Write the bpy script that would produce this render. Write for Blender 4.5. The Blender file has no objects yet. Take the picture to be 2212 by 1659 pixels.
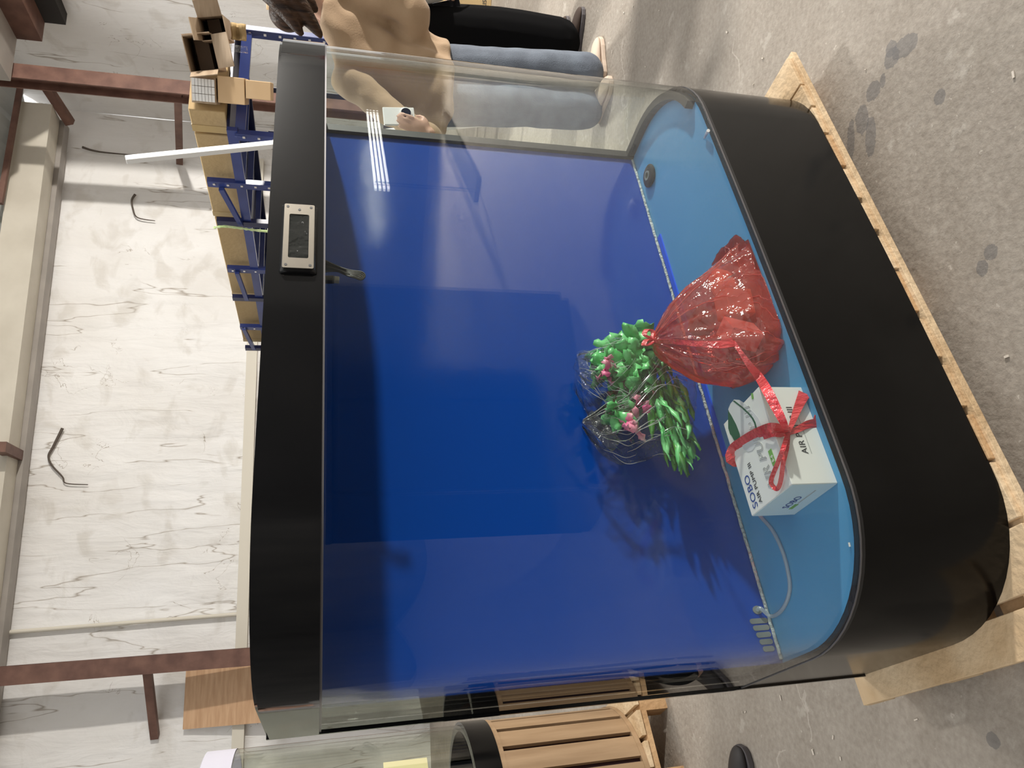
import bpy, bmesh, math, random
from mathutils import Vector, Matrix, noise
from math import sin, cos, pi, radians
S = bpy.context.scene
COL = S.collection
random.seed(7)
# ------------------------------------------------------------------ camera
W, H, F = 2212, 1659, 1600.0
PX, PY, HC = 1106.0, 829.5, 1.40
_n = Vector((7344-PX, 882-PY, F)).normalized()            # image-space direction of world down
_f = (Vector((0, 0, 1)) - _n*_n.z).normalized()
_r = _f.cross(-_n)
if _r.y > 0: _r = -_r
ROWS = (_r, _f, -_n)
def to_world(c): return Vector((ROWS[0].dot(c), ROWS[1].dot(c), ROWS[2].dot(c)))
EYE = Vector((0, 0, HC))
cam_d = bpy.data.cameras.new('camera'); cam = bpy.data.objects.new('camera', cam_d); COL.objects.link(cam)
cam_d.sensor_fit = 'HORIZONTAL'; cam_d.sensor_width = 36; cam_d.lens = 36*F/W
cam_d.clip_start = .05; cam_d.clip_end = 200
cx, cy, cz = to_world(Vector((1, 0, 0))), to_world(Vector((0, -1, 0))), to_world(Vector((0, 0, -1)))
cam.matrix_world = Matrix(((cx.x, cy.x, cz.x, EYE.x), (cx.y, cy.y, cz.y, EYE.y), (cx.z, cy.z, cz.z, EYE.z), (0, 0, 0, 1)))
S.camera = cam
# ------------------------------------------------------------------ world, lamps, exposure
wd = bpy.data.worlds.new('world'); S.world = wd; wd.use_nodes = True
bg = wd.node_tree.nodes['Background']; bg.inputs[0].default_value = (1, .985, .96, 1); bg.inputs[1].default_value = 1.05
def lamp(name, kind, loc, energy, color=(1, 1, 1), **kw):
    d = bpy.data.lights.new(name, kind); d.energy = energy; d.color = color
    for k, v in kw.items(): setattr(d, k, v)
    o = bpy.data.objects.new(name, d); COL.objects.link(o); o.location = loc
    return o
KEY = (8.6, 1.75, 2.72)
kl = lamp('flood_light_source', 'SPOT', KEY, 3700, (1, .95, .88), shadow_soft_size=.16, spot_size=radians(165), spot_blend=.3)
kl.rotation_euler = Vector((-1, .08, -.16)).to_track_quat('-Z', 'Y').to_euler()
wall_fill = lamp('return_wall_fill', 'AREA', (.8, 7.2, 7.2), 900, (1, .97, .92), shape='DISK', size=1.2)  # fill light added to brighten the return wall
wall_fill.rotation_euler = Vector((3.6, 3.0, -4.6)).to_track_quat('-Z', 'Y').to_euler()
S.view_settings.view_transform = 'Standard'; S.view_settings.look = 'None'
S.view_settings.exposure = 0.0; S.view_settings.gamma = 1; S.view_settings.use_curve_mapping = False

# ------------------------------------------------------------------ pixel helpers (photo measurements -> world points)
def ray(x, y): return to_world(Vector(((x-PX)/F, (y-PY)/F, 1)))
def onz(x, y, z): r = ray(x, y); return EYE + r*((z-HC)/r.z)
def onpl(x, y, p0, nn): r = ray(x, y); return EYE + r*((Vector(p0)-EYE).dot(nn)/r.dot(nn))
A0 = radians(31.9)
TV, NV, ZV = Vector((cos(A0), sin(A0), 0)), Vector((-sin(A0), cos(A0), 0)), Vector((0, 0, 1))
def tnz(t, n, z): return TV*t + NV*n + ZV*z
def onn(x, y, n): return onpl(x, y, NV*n, NV)
def ony(x, y, Y): return onpl(x, y, (0, Y, 0), Vector((0, 1, 0)))

# ------------------------------------------------------------------ materials
def nt_new(name):
    m = bpy.data.materials.new(name); m.use_nodes = True
    nt = m.node_tree; return m, nt, nt.nodes['Principled BSDF']
def mat(name, c, rough=.5, metal=0., c2=None, scale=8., stretch=(1, 1, 1), bump=0., bscale=None, spec=.5, coat=0., detail=4, ramp=(.35, .65), sheen=0., coord='Object'):
    m, nt, b = nt_new(name); N = nt.nodes.new; K = nt.links.new
    b.inputs['Base Color'].default_value = (*c, 1); b.inputs['Roughness'].default_value = rough
    b.inputs['Metallic'].default_value = metal; b.inputs['Specular IOR Level'].default_value = spec
    b.inputs['Coat Weight'].default_value = coat; b.inputs['Sheen Weight'].default_value = sheen
    tc = N('ShaderNodeTexCoord'); mp = N('ShaderNodeMapping'); mp.inputs['Scale'].default_value = stretch
    K(tc.outputs[coord], mp.inputs[0])
    nz = N('ShaderNodeTexNoise'); nz.inputs['Scale'].default_value = scale; nz.inputs['Detail'].default_value = detail; K(mp.outputs[0], nz.inputs['Vector'])
    if c2:
        r = N('ShaderNodeValToRGB'); r.color_ramp.elements[0].position = ramp[0]; r.color_ramp.elements[1].position = ramp[1]
        r.color_ramp.elements[0].color = (*c, 1); r.color_ramp.elements[1].color = (*c2, 1)
        K(nz.outputs[0], r.inputs[0]); K(r.outputs[0], b.inputs['Base Color'])
    if bump:
        n2 = nz
        if bscale:
            n2 = N('ShaderNodeTexNoise'); n2.inputs['Scale'].default_value = bscale; n2.inputs['Detail'].default_value = 3; K(mp.outputs[0], n2.inputs['Vector'])
        bp = N('ShaderNodeBump'); bp.inputs['Strength'].default_value = bump; bp.inputs['Distance'].default_value = .02
        K(n2.outputs[0], bp.inputs['Height']); K(bp.outputs[0], b.inputs['Normal'])
    return m
def film(name, tint, gloss_rough=.08, body=None, body_w=0., f0=.05, bump=0., bscale=30., stretch=(1, 1, 1)):
    """thin clear sheet: tinted see-through + mirror by Schlick + a little diffuse/translucent body"""
    m = bpy.data.materials.new(name); m.use_nodes = True; nt = m.node_tree; nt.nodes.clear(); N = nt.nodes.new; K = nt.links.new
    out = N('ShaderNodeOutputMaterial'); tr = N('ShaderNodeBsdfTransparent'); tr.inputs[0].default_value = (*tint, 1)
    gl = N('ShaderNodeBsdfGlossy'); gl.inputs['Roughness'].default_value = gloss_rough
    lw = N('ShaderNodeLayerWeight'); lw.inputs['Blend'].default_value = .5
    pw = N('ShaderNodeMath'); pw.operation = 'POWER'; pw.inputs[1].default_value = 5; K(lw.outputs['Facing'], pw.inputs[0])
    ma = N('ShaderNodeMath'); ma.operation = 'MULTIPLY_ADD'; ma.inputs[1].default_value = 1-f0; ma.inputs[2].default_value = f0; K(pw.outputs[0], ma.inputs[0])
    base = tr.outputs[0]
    if body:
        df = N('ShaderNodeBsdfDiffuse'); df.inputs[0].default_value = (*body, 1)
        tl = N('ShaderNodeBsdfTranslucent'); tl.inputs[0].default_value = (*body, 1)
        m1 = N('ShaderNodeMixShader'); m1.inputs[0].default_value = .5; K(df.outputs[0], m1.inputs[1]); K(tl.outputs[0], m1.inputs[2])
        m2 = N('ShaderNodeMixShader'); m2.inputs[0].default_value = body_w; K(base, m2.inputs[1]); K(m1.outputs[0], m2.inputs[2]); base = m2.outputs[0]
    mx = N('ShaderNodeMixShader'); K(ma.outputs[0], mx.inputs[0]); K(base, mx.inputs[1]); K(gl.outputs[0], mx.inputs[2]); K(mx.outputs[0], out.inputs[0])
    if bump:
        tc = N('ShaderNodeTexCoord'); mp = N('ShaderNodeMapping'); mp.inputs['Scale'].default_value = stretch; K(tc.outputs['Object'], mp.inputs[0])
        nz = N('ShaderNodeTexNoise'); nz.inputs['Scale'].default_value = bscale; nz.inputs['Detail'].default_value = 3; K(mp.outputs[0], nz.inputs['Vector'])
        bp = N('ShaderNodeBump'); bp.inputs['Strength'].default_value = bump; bp.inputs['Distance'].default_value = .02; K(nz.outputs[0], bp.inputs['Height'])
        K(bp.outputs[0], gl.inputs['Normal']); K(bp.outputs[0], lw.inputs['Normal'])
    return m

def concrete():
    m, nt, b = nt_new('concrete'); N = nt.nodes.new; K = nt.links.new
    g = N('ShaderNodeNewGeometry'); P = g.outputs['Position']
    def nz(sc, det=6, st=(1, 1, 1), rough=.6):
        mp = N('ShaderNodeMapping'); mp.inputs['Scale'].default_value = st; K(P, mp.inputs[0])
        n = N('ShaderNodeTexNoise'); n.inputs['Scale'].default_value = sc; n.inputs['Detail'].default_value = det; n.inputs['Roughness'].default_value = rough; K(mp.outputs[0], n.inputs['Vector']); return n.outputs[0]
    def ramp(v, stops):
        r = N('ShaderNodeValToRGB'); e = r.color_ramp.elements
        while len(e) < len(stops): e.new(.5)
        for q, (p, c) in zip(e, stops): q.position = p; q.color = (*c, 1)
        K(v, r.inputs[0]); return r.outputs[0]
    def mix(f, a, c, t='MIX'):
        x = N('ShaderNodeMix'); x.data_type = 'RGBA'; x.blend_type = t
        if isinstance(f, float): x.inputs[0].default_value = f
        else: K(f, x.inputs[0])
        for s, v in ((6, a), (7, c)):
            if isinstance(v, tuple): x.inputs[s].default_value = (*v, 1)
            else: K(v, x.inputs[s])
        return x.outputs[2]
    def math_(op, a, c=0.):
        x = N('ShaderNodeMath'); x.operation = op
        for s, v in ((0, a), (1, c)):
            if isinstance(v, (int, float)): x.inputs[s].default_value = v
            else: K(v, x.inputs[s])
        return x.outputs[0]
    base = ramp(nz(1.3), [(.3, (.245, .21, .17)), (.52, (.32, .28, .235)), (.72, (.39, .35, .302))])
    base = mix(.55, base, ramp(nz(7), [(.3, (.255, .218, .178)), (.7, (.42, .378, .326))]))
    base = mix(.3, base, ramp(nz(60, 3), [(.3, (.21, .18, .148)), (.7, (.50, .455, .395))]))
    # pale chips and scuffs
    base = mix(math_('MULTIPLY', math_('GREATER_THAN', nz(38, 5), .68), .5), base, (.62, .57, .50))
    sc = ramp(nz(9, 5), [(.62, (0, 0, 0)), (.68, (.35, .35, .35))]); base = mix(sc, base, (.58, .54, .48))
    # hairline cracks
    v = N('ShaderNodeTexVoronoi'); v.feature = 'DISTANCE_TO_EDGE'; v.inputs['Scale'].default_value = 1.1
    wp = N('ShaderNodeVectorMath'); wp.operation = 'ADD'; K(P, wp.inputs[0])
    wn = N('ShaderNodeTexNoise'); wn.inputs['Scale'].default_value = 4; wn.inputs['Detail'].default_value = 6; K(P, wn.inputs['Vector'])
    ws = N('ShaderNodeVectorMath'); ws.operation = 'SCALE'; ws.inputs['Scale'].default_value = .35; K(wn.outputs['Color'], ws.inputs[0]); K(ws.outputs[0], wp.inputs[1]); K(wp.outputs[0], v.inputs['Vector'])
    cr = math_('MULTIPLY', math_('LESS_THAN', v.outputs['Distance'], .0045), math_('GREATER_THAN', nz(1.1, 2), .55))
    base = mix(math_('MULTIPLY', cr, .5), base, (.55, .5, .44))
    # dark drips beside the pallet
    for (x, y, rx, ry) in ((1862, 258, .028, .045), (1881, 295, .022, .062), (1838, 305, .017, .07), (1886, 197, .03, .03), (1925, 105, .022, .025), (1926, 125, .03, .03), (1907, 175, .012, .02), (1955, 100, .05, .03), (2030, 210, .02, .02), (2140, 545, .02, .02), (2122, 580, .018, .02), (2145, 1600, .02, .02)):
        c = onz(x, y, 0)
        s1 = N('ShaderNodeVectorMath'); s1.operation = 'SUBTRACT'; K(P, s1.inputs[0]); s1.inputs[1].default_value = c
        s2 = N('ShaderNodeVectorMath'); s2.operation = 'MULTIPLY'; K(s1.outputs[0], s2.inputs[0]); s2.inputs[1].default_value = (1/ry, 1/rx, 1)
        ln = N('ShaderNodeVectorMath'); ln.operation = 'LENGTH'; K(s2.outputs[0], ln.inputs[0])
        d = math_('ADD', ln.outputs['Value'], math_('MULTIPLY', nz(45, 3), .7))
        base = mix(math_('MULTIPLY', math_('LESS_THAN', d, 1.22), .62), base, (.15, .145, .143))
    K(base, b.inputs['Base Color']); b.inputs['Roughness'].default_value = .62; b.inputs['Specular IOR Level'].default_value = .35
    bp = N('ShaderNodeBump'); bp.inputs['Strength'].default_value = .35; bp.inputs['Distance'].default_value = .01; K(nz(40, 5), bp.inputs['Height']); K(bp.outputs[0], b.inputs['Normal'])
    return m

def foil():
    """wrinkled white insulation sheet with dirty vertical creases"""
    m, nt, b = nt_new('white_foil'); N = nt.nodes.new; K = nt.links.new
    tc = N('ShaderNodeTexCoord')
    def nz(sc, st, det=5, dist=0.):
        mp = N('ShaderNodeMapping'); mp.inputs['Scale'].default_value = st; K(tc.outputs['Object'], mp.inputs[0])
        n = N('ShaderNodeTexNoise'); n.inputs['Scale'].default_value = sc; n.inputs['Detail'].default_value = det; n.inputs['Distortion'].default_value = dist; K(mp.outputs[0], n.inputs['Vector']); return n.outputs[0]
    def rp(v, p0, p1, c0, c1):
        r = N('ShaderNodeValToRGB'); r.color_ramp.elements[0].position = p0; r.color_ramp.elements[1].position = p1
        r.color_ramp.elements[0].color = (*c0, 1); r.color_ramp.elements[1].color = (*c1, 1); K(v, r.inputs[0]); return r.outputs[0]
    def mul(a, c):
        x = N('ShaderNodeMix'); x.data_type = 'RGBA'; x.blend_type = 'MULTIPLY'; x.inputs[0].default_value = 1; K(a, x.inputs[6]); K(c, x.inputs[7]); return x.outputs[2]
    def line(v, w, c):                                     # thin contour of a noise = a crease line
        s = N('ShaderNodeMath'); s.operation = 'SUBTRACT'; s.inputs[1].default_value = .5; K(v, s.inputs[0])
        a = N('ShaderNodeMath'); a.operation = 'ABSOLUTE'; K(s.outputs[0], a.inputs[0]); return rp(a.outputs[0], 0, w, c, (1, 1, 1))
    one = (1, 1, 1)
    base = rp(nz(1.2, (1, 1, .6)), .3, .7, (.74, .72, .69), (.86, .855, .845))
    base = mul(base, rp(nz(2.2, (1, 1, 1.3), 6, .6), .34, .46, (.87, .855, .83), one))
    cl = line(nz(2.3, (1, 1, .13), 4, .25), .006, (.50, .45, .40))
    msk = rp(nz(1.7, (1, 1, .55), 4), .44, .50, (1, 1, 1), (0, 0, 0))
    x = N('ShaderNodeMix'); x.data_type = 'RGBA'; K(msk, x.inputs[0]); K(cl, x.inputs[6]); x.inputs[7].default_value = (1, 1, 1, 1)
    base = mul(base, x.outputs[2])
    cl2 = line(nz(2.0, (1, 1, .8), 5, .9), .0035, (.42, .36, .30)); msk2 = rp(nz(1.3, (1, 1, 1), 3), .56, .60, (1, 1, 1), (0, 0, 0))
    y = N('ShaderNodeMix'); y.data_type = 'RGBA'; K(msk2, y.inputs[0]); K(cl2, y.inputs[6]); y.inputs[7].default_value = (1, 1, 1, 1)
    base = mul(base, y.outputs[2])
    K(base, b.inputs['Base Color']); b.inputs['Roughness'].default_value = .55
    ad = N('ShaderNodeMath'); ad.operation = 'ADD'; K(nz(3.2, (1, 1, .5), 6, .8), ad.inputs[0]); K(nz(5, (1, 1, .18), 4, .3), ad.inputs[1])
    bp = N('ShaderNodeBump'); bp.inputs['Strength'].default_value = .45; bp.inputs['Distance'].default_value = .06; K(ad.outputs[0], bp.inputs['Height']); K(bp.outputs[0], b.inputs['Normal'])
    return m

M = {}
M['floor'] = concrete(); M['foil'] = foil()
M['black'] = mat('black_gloss_acrylic', (.0045, .0045, .005), .07, spec=.5, bump=.012, bscale=9, coat=.10)
M['black'].node_tree.nodes['Principled BSDF'].inputs['Coat Roughness'].default_value = .24
M['cab'] = mat('black_satin_board', (.0018, .0018, .0018), .16, c2=(.004, .0039, .0038), scale=5, spec=.19, bump=.008, bscale=14)
M['blackmatte'] = mat('black_rubber', (.012, .012, .013), .5)
M['glass'] = film('tank_glass', (.955, .975, .962), 0.0, f0=.038)
M['pane'] = film('round_tank_glass', (.945, .955, .92), 0.0, f0=.045)
M['blue'] = mat('blue_gloss_panel', (.004, .054, .335), .10, spec=.45, bump=.02, bscale=11)
M['lblue'] = mat('light_blue_plate', (.085, .31, .56), .2, spec=.4)
M['beadblue'] = mat('bright_blue_strip', (.01, .10, .75), .3)
M['silicone'] = mat('clear_silicone', (.45, .50, .50), .2, bump=.8, bscale=90)
M['trim'] = mat('grey_edge_trim', (.16, .155, .16), .3, metal=.5)
M['chrome'] = mat('chrome_frame', (.80, .74, .64), .16, metal=1)
M['screen'] = mat('dark_screen', (.02, .022, .02), .08, bump=.25, bscale=25, coat=.6)
M['slot'] = mat('pale_slot', (.20, .22, .21), .35)
M['cable'] = mat('olive_cable', (.03, .027, .018), .5)
M['plug'] = mat('cream_plug', (.35, .33, .25), .4)
M['wood'] = mat('pallet_pine', (.52, .36, .20), .7, c2=(.70, .54, .35), scale=6, stretch=(1, 1, 1), bump=.3, bscale=45, coord='Object')
M['wood2'] = mat('pallet_pine_dark', (.45, .27, .13), .7, c2=(.58, .38, .2), scale=7, bump=.3, bscale=45)
M['crate'] = mat('crate_slat_pine', (.27, .17, .088), .65, c2=(.36, .24, .135), scale=5, stretch=(4, 4, .5), bump=.2)
M['ply'] = mat('plywood', (.50, .30, .165), .6, c2=(.61, .39, .23), scale=3, stretch=(1, 1, 9), bump=.1, detail=6)
M['card'] = mat('brown_cardboard', (.36, .25, .115), .75, c2=(.43, .31, .155), scale=2, bump=.08, bscale=30)
M['cardpale'] = mat('pale_cardboard', (.60, .42, .24), .75, c2=(.66, .48, .29), scale=3)
M['carddark'] = mat('old_cardboard', (.30, .215, .14), .8, c2=(.42, .32, .22), scale=3, stretch=(1, 1, 8), bump=.3)
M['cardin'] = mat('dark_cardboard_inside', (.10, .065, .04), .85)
M['tape'] = mat('brown_tape', (.42, .30, .13), .25)
M['white'] = mat('white_plastic', (.82, .82, .80), .35)
M['whitebox'] = mat('white_carton', (.80, .80, .78), .5, c2=(.84, .84, .82), scale=4)
M['lavender'] = mat('pale_lavender_lid', (.60, .59, .68), .45)
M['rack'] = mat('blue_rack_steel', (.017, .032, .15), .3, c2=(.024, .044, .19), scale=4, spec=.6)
M['rackshade'] = mat('shaded_blue_rack_steel', (.008, .013, .06), .35)  # same rack blue, darkened for posts and shelves in shade
M['bolt'] = mat('bright_zinc', (.8, .8, .82), .25, metal=1)
M['rust'] = mat('red_oxide_steel', (.10, .045, .032), .6, c2=(.17, .085, .06), scale=5, bump=.1)
M['cream'] = mat('cream_steel_beam', (.50, .46, .385), .5, c2=(.58, .54, .46), scale=2)
M['greysteel'] = mat('grey_steel', (.30, .275, .25), .55, c2=(.36, .33, .30), scale=3)
M['roof'] = mat('corrugated_roof', (.46, .48, .47), .5, c2=(.55, .57, .56), scale=2)
M['dark'] = mat('dark_gap', (.02, .017, .015), .8)
M['wallgrey'] = mat('far_wall_paint', (.10, .10, .10), .8, c2=(.16, .155, .15), scale=1)
M['wallmid'] = mat('far_wall_mid_grey', (.26, .26, .255), .8, c2=(.34, .335, .32), scale=1)
M['redbag'] = film('red_plastic_film', (.97, .42, .38), .16, body=(.92, .13, .105), body_w=.36, f0=.06, bump=.9, bscale=24, stretch=(1, 1, .6))
M['ribbon'] = mat('red_ribbon_film', (.60, .03, .045), .22, c2=(.74, .075, .085), scale=40, stretch=(1, 1, .3), bump=.5, bscale=90, spec=.7)
M['clearbag'] = film('clear_bag_film', (.97, .975, .975), .09, body=(.8, .82, .82), body_w=.01, f0=.018, bump=1.0, bscale=55)
M['bagedge'] = film('clear_bag_seal', (.95, .96, .97), .12, body=(.8, .83, .86), body_w=.035, f0=.04, bump=.8, bscale=60)
M['redglint'] = film('red_fold_glint', (.97, .5, .47), .12, body=(.95, .25, .22), body_w=.45, f0=.12)
M['clearglint'] = film('clear_fold_glint', (.97, .97, .97), .12, body=(.92, .94, .95), body_w=.42, f0=.14)  # whitish body colour stands in for glints along the folds
M['leaf'] = mat('bright_green_plastic_leaf', (.09, .52, .13), .35, c2=(.24, .70, .28), scale=20, spec=.6)
M['leafd'] = mat('deep_green_plastic_leaf', (.02, .13, .03), .4, c2=(.09, .36, .03), scale=18, spec=.6)
M['leafb'] = mat('brown_red_plastic_leaf', (.13, .035, .03), .45, c2=(.2, .06, .045), scale=18)
M['pink'] = mat('pink_plastic_flower', (.85, .13, .35), .4, c2=(.88, .55, .55), scale=16)
M['hose'] = film('clear_hose', (.80, .85, .88), .15, body=(.75, .82, .86), body_w=.55, f0=.08)
M['ink'] = mat('dark_print', (.03, .035, .04), .6)
M['inkblue'] = mat('blue_print', (.01, .06, .30), .5)
M['inkgrey'] = mat('grey_print', (.45, .46, .46), .5)
M['inkgreen'] = mat('green_print', (.18, .42, .09), .5)
M['inkpale'] = mat('pale_pump_print', (.68, .69, .72), .45)
M['inkdgreen'] = mat('dark_green_print', (.015, .10, .06), .3)
M['beige'] = mat('beige_coat_cloth', (.36, .245, .145), .85, c2=(.40, .275, .165), scale=6, bump=.1, bscale=160, sheen=.2)
M['jean'] = mat('grey_blue_denim', (.125, .145, .18), .9, c2=(.17, .20, .245), scale=9, bump=.2, bscale=200)
M['blackcloth'] = mat('black_cloth', (.004, .004, .0045), .95, spec=.1)
M['greycloth'] = mat('light_grey_cloth', (.30, .29, .275), .9, c2=(.36, .35, .33), scale=8, bump=.2, bscale=90)
M['redcloth'] = mat('dark_red_cloth', (.30, .02, .03), .85)
M['skin'] = mat('skin', (.62, .38, .28), .5)
M['hair'] = mat('brown_hair', (.012, .006, .004), .5, c2=(.06, .03, .016), scale=5, stretch=(14, 14, .7), bump=.4, spec=.2)
M['shoebeige'] = mat('beige_shoe', (.60, .48, .38), .7)
M['shoebrown'] = mat('brown_suede', (.055, .035, .025), .85)
M['shoeblack'] = mat('black_shoe', (.018, .014, .014), .6)
M['sole'] = mat('grey_sole', (.10, .09, .095), .6)
M['phone'] = mat('white_phone', (.80, .80, .79), .2)
M['lens'] = mat('camera_lens', (.01, .01, .012), .05)
M['strap'] = mat('green_strap', (.42, .58, .22), .7, c2=(.6, .7, .4), scale=40)
M['twig'] = mat('dry_twig_bark', (.10, .08, .065), .9)
M['cream2'] = mat('cream_ledge', (.66, .62, .53), .6)

# ------------------------------------------------------------------ mesh builder
class MB:
    def __init__(s): s.v = []; s.f = []
    def add(s, vs, fs):
        o = len(s.v); s.v += [Vector(v) for v in vs]; s.f += [tuple(i+o for i in f) for f in fs]; return s
    def box(s, c, d, ax=None):
        """box, centre c, full sizes d, optional axes triple"""
        c = Vector(c); ax = ax or (Vector((1, 0, 0)), Vector((0, 1, 0)), Vector((0, 0, 1)))
        vs = [c + ax[0]*(i*d[0]/2) + ax[1]*(j*d[1]/2) + ax[2]*(k*d[2]/2) for i in (-1, 1) for j in (-1, 1) for k in (-1, 1)]
        return s.add(vs, [(0, 1, 3, 2), (4, 6, 7, 5), (0, 4, 5, 1), (2, 3, 7, 6), (0, 2, 6, 4), (1, 5, 7, 3)])
    def span(s, a, b): return s.box([(p+q)/2 for p, q in zip(a, b)], [abs(q-p) for p, q in zip(a, b)])
    def bar(s, p, q, w, h, up=(0, 0, 1)):
        p, q = Vector(p), Vector(q); d = (q-p); L = d.length; d.normalize(); u = Vector(up); x = d.cross(u)
        if x.length < 1e-4: x = d.cross(Vector((1, 0, 0)))
        x.normalize(); u = x.cross(d)
        return s.box((p+q)/2, (L, w, h), (d, x, u))
    def prism(s, pts, z0, z1, cap=True):
        n = len(pts); vs = [(p[0], p[1], z0) for p in pts] + [(p[0], p[1], z1) for p in pts]
        fs = [(i, (i+1) % n, n+(i+1) % n, n+i) for i in range(n)]
        if cap: fs += [tuple(range(n))[::-1], tuple(range(n, 2*n))]
        return s.add(vs, fs)
    def strip(s, a, b, z0, z1):
        """wall of thickness between open paths a and b (same length)"""
        n = len(a); vs = []
        for p, q in zip(a, b): vs += [(p[0], p[1], z0), (p[0], p[1], z1), (q[0], q[1], z1), (q[0], q[1], z0)]
        fs = []
        for i in range(n-1):
            o = 4*i
            for k in range(4): fs.append((o+k, o+(k+1) % 4, o+4+(k+1) % 4, o+4+k))
        fs += [(3, 2, 1, 0), (4*n-4, 4*n-3, 4*n-2, 4*n-1)]
        return s.add(vs, fs)
    def rings(s, rs, cap=True, closed=True):
        n = len(rs[0]); vs = [p for r in rs for p in r]; fs = []
        for k in range(len(rs)-1):
            for i in range(n if closed else n-1):
                j = (i+1) % n; fs.append((k*n+i, k*n+j, k*n+n+j, k*n+n+i))
        if cap: fs += [tuple(range(n))[::-1], tuple(range((len(rs)-1)*n, len(rs)*n))]
        return s.add(vs, fs)
    def tube(s, pts, r, n=10, cap=True):
        pts = [Vector(p) for p in pts]; rs = []; rad = r if hasattr(r, '__len__') else [r]*len(pts)
        t = (pts[1]-pts[0]).normalized(); u = t.orthogonal().normalized()
        for i, p in enumerate(pts):
            t = (pts[min(i+1, len(pts)-1)]-pts[max(i-1, 0)]).normalized(); u = (u - t*u.dot(t)).normalized(); w = t.cross(u)
            rs.append([p + (u*cos(2*pi*k/n) + w*sin(2*pi*k/n))*rad[i] for k in range(n)])
        return s.rings(rs, cap)
    def lathe(s, prof, c=(0, 0, 0), n=48, cap=True):
        c = Vector(c); return s.rings([[c+Vector((r*cos(2*pi*k/n), r*sin(2*pi*k/n), z)) for k in range(n)] for r, z in prof], cap)
    def ell(s, c, r, ax=None, n=16, m=10):
        c = Vector(c); ax = ax or (Vector((1, 0, 0)), Vector((0, 1, 0)), Vector((0, 0, 1))); rs = []
        for j in range(1, m):
            a = pi*j/m
            rs.append([c + ax[0]*(r[0]*sin(a)*cos(2*pi*k/n)) + ax[1]*(r[1]*sin(a)*sin(2*pi*k/n)) - ax[2]*(r[2]*cos(a)) for k in range(n)])
        return s.rings(rs)
    def ribbon(s, pts, wid, th=.0012):
        """flat band through pts; wid = list of half-width vectors"""
        pts = [Vector(p) for p in pts]; rs = []
        for i, p in enumerate(pts):
            t = (pts[min(i+1, len(pts)-1)]-pts[max(i-1, 0)]).normalized(); w = Vector(wid[i]); nn = t.cross(w).normalized()*th
            rs.append([p-w-nn, p+w-nn, p+w+nn, p-w+nn])
        return s.rings(rs)
    def build(s, name, m, parent=None, smooth=False, bevel=0., sub=0, origin=None):
        me = bpy.data.meshes.new(name)
        off = Vector(origin) if origin is not None else Vector((0, 0, 0))
        me.from_pydata([v-off for v in s.v], [], s.f); me.update()
        bm = bmesh.new(); bm.from_mesh(me); bmesh.ops.recalc_face_normals(bm, faces=bm.faces); bm.to_mesh(me); bm.free()
        if isinstance(m, (list, tuple)):
            for q in m: me.materials.append(q)
        else: me.materials.append(m)
        if smooth:
            me.polygons.foreach_set('use_smooth', [True]*len(me.polygons))
            if smooth != 'all': me.set_sharp_from_angle(angle=radians(40))
        o = bpy.data.objects.new(name, me); COL.objects.link(o); o.location = off
        if bevel:
            b = o.modifiers.new('bevel', 'BEVEL'); b.width = bevel; b.segments = 2; b.limit_method = 'ANGLE'
        if sub:
            b = o.modifiers.new('sub', 'SUBSURF'); b.levels = sub; b.render_levels = sub
        if parent is not None: attach(o, parent)
        return o
def wmat(o):
    m = Matrix.LocRotScale(o.location, o.rotation_euler, o.scale)
    return wmat(o.parent) @ m if o.parent else m
def attach(o, parent):
    """parent keeping the world place"""
    o.parent = parent
    inv = wmat(parent).inverted()
    o.matrix_parent_inverse = Matrix.Identity(4)
    mm = inv @ Matrix.LocRotScale(o.location, o.rotation_euler, o.scale)
    o.location = mm.to_translation(); o.rotation_euler = mm.to_euler()
def tag(o, label, cat, group=None, kind=None):
    if label: o['label'] = label
    if cat: o['category'] = cat
    if group: o['group'] = group
    if kind: o['kind'] = kind
    return o
def thing(name, label, cat, loc, rz=0., group=None):
    o = bpy.data.objects.new(name, None); COL.objects.link(o); o.empty_display_size = .1
    o.location = loc; o.rotation_euler = (0, 0, rz); return tag(o, label, cat, group)
def struct(o): o['kind'] = 'structure'; return o
def text(body, size, m, parent, p, ax, up, lift=.0006, name='lettering', extr=.0002, shear=0., outline=0.):
    cu = bpy.data.curves.new('t', 'FONT'); cu.body = body; cu.size = size; cu.extrude = extr; cu.shear = shear; cu.space_character = 1.05
    if outline: cu.fill_mode = 'NONE'; cu.bevel_depth = outline; cu.extrude = 0
    t = bpy.data.objects.new('t', cu); COL.objects.link(t)
    dg = bpy.context.evaluated_depsgraph_get(); me = bpy.data.meshes.new_from_object(t.evaluated_get(dg))
    bpy.data.objects.remove(t); bpy.data.curves.remove(cu)
    ax = Vector(ax).normalized(); nn = ax.cross(Vector(up)).normalized(); up = nn.cross(ax); p = Vector(p)+nn*lift
    me.transform(Matrix(((ax.x, up.x, nn.x, p.x), (ax.y, up.y, nn.y, p.y), (ax.z, up.z, nn.z, p.z), (0, 0, 0, 1))))
    me.materials.clear(); me.materials.append(m); me.name = name
    o = bpy.data.objects.new(name, me); COL.objects.link(o); attach(o, parent); return o
def smoothpath(pts, k=6):
    pts = [Vector(p) for p in pts]; out = []
    for i in range(len(pts)-1):
        a, b, c, d = pts[max(i-1, 0)], pts[i], pts[i+1], pts[min(i+2, len(pts)-1)]
        for j in range(k):
            t = j/k; out.append(.5*((2*b)+(c-a)*t+(2*a-5*b+4*c-d)*t*t+(3*b-a-3*c+d)*t**3))
    return out+[pts[-1]]

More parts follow.
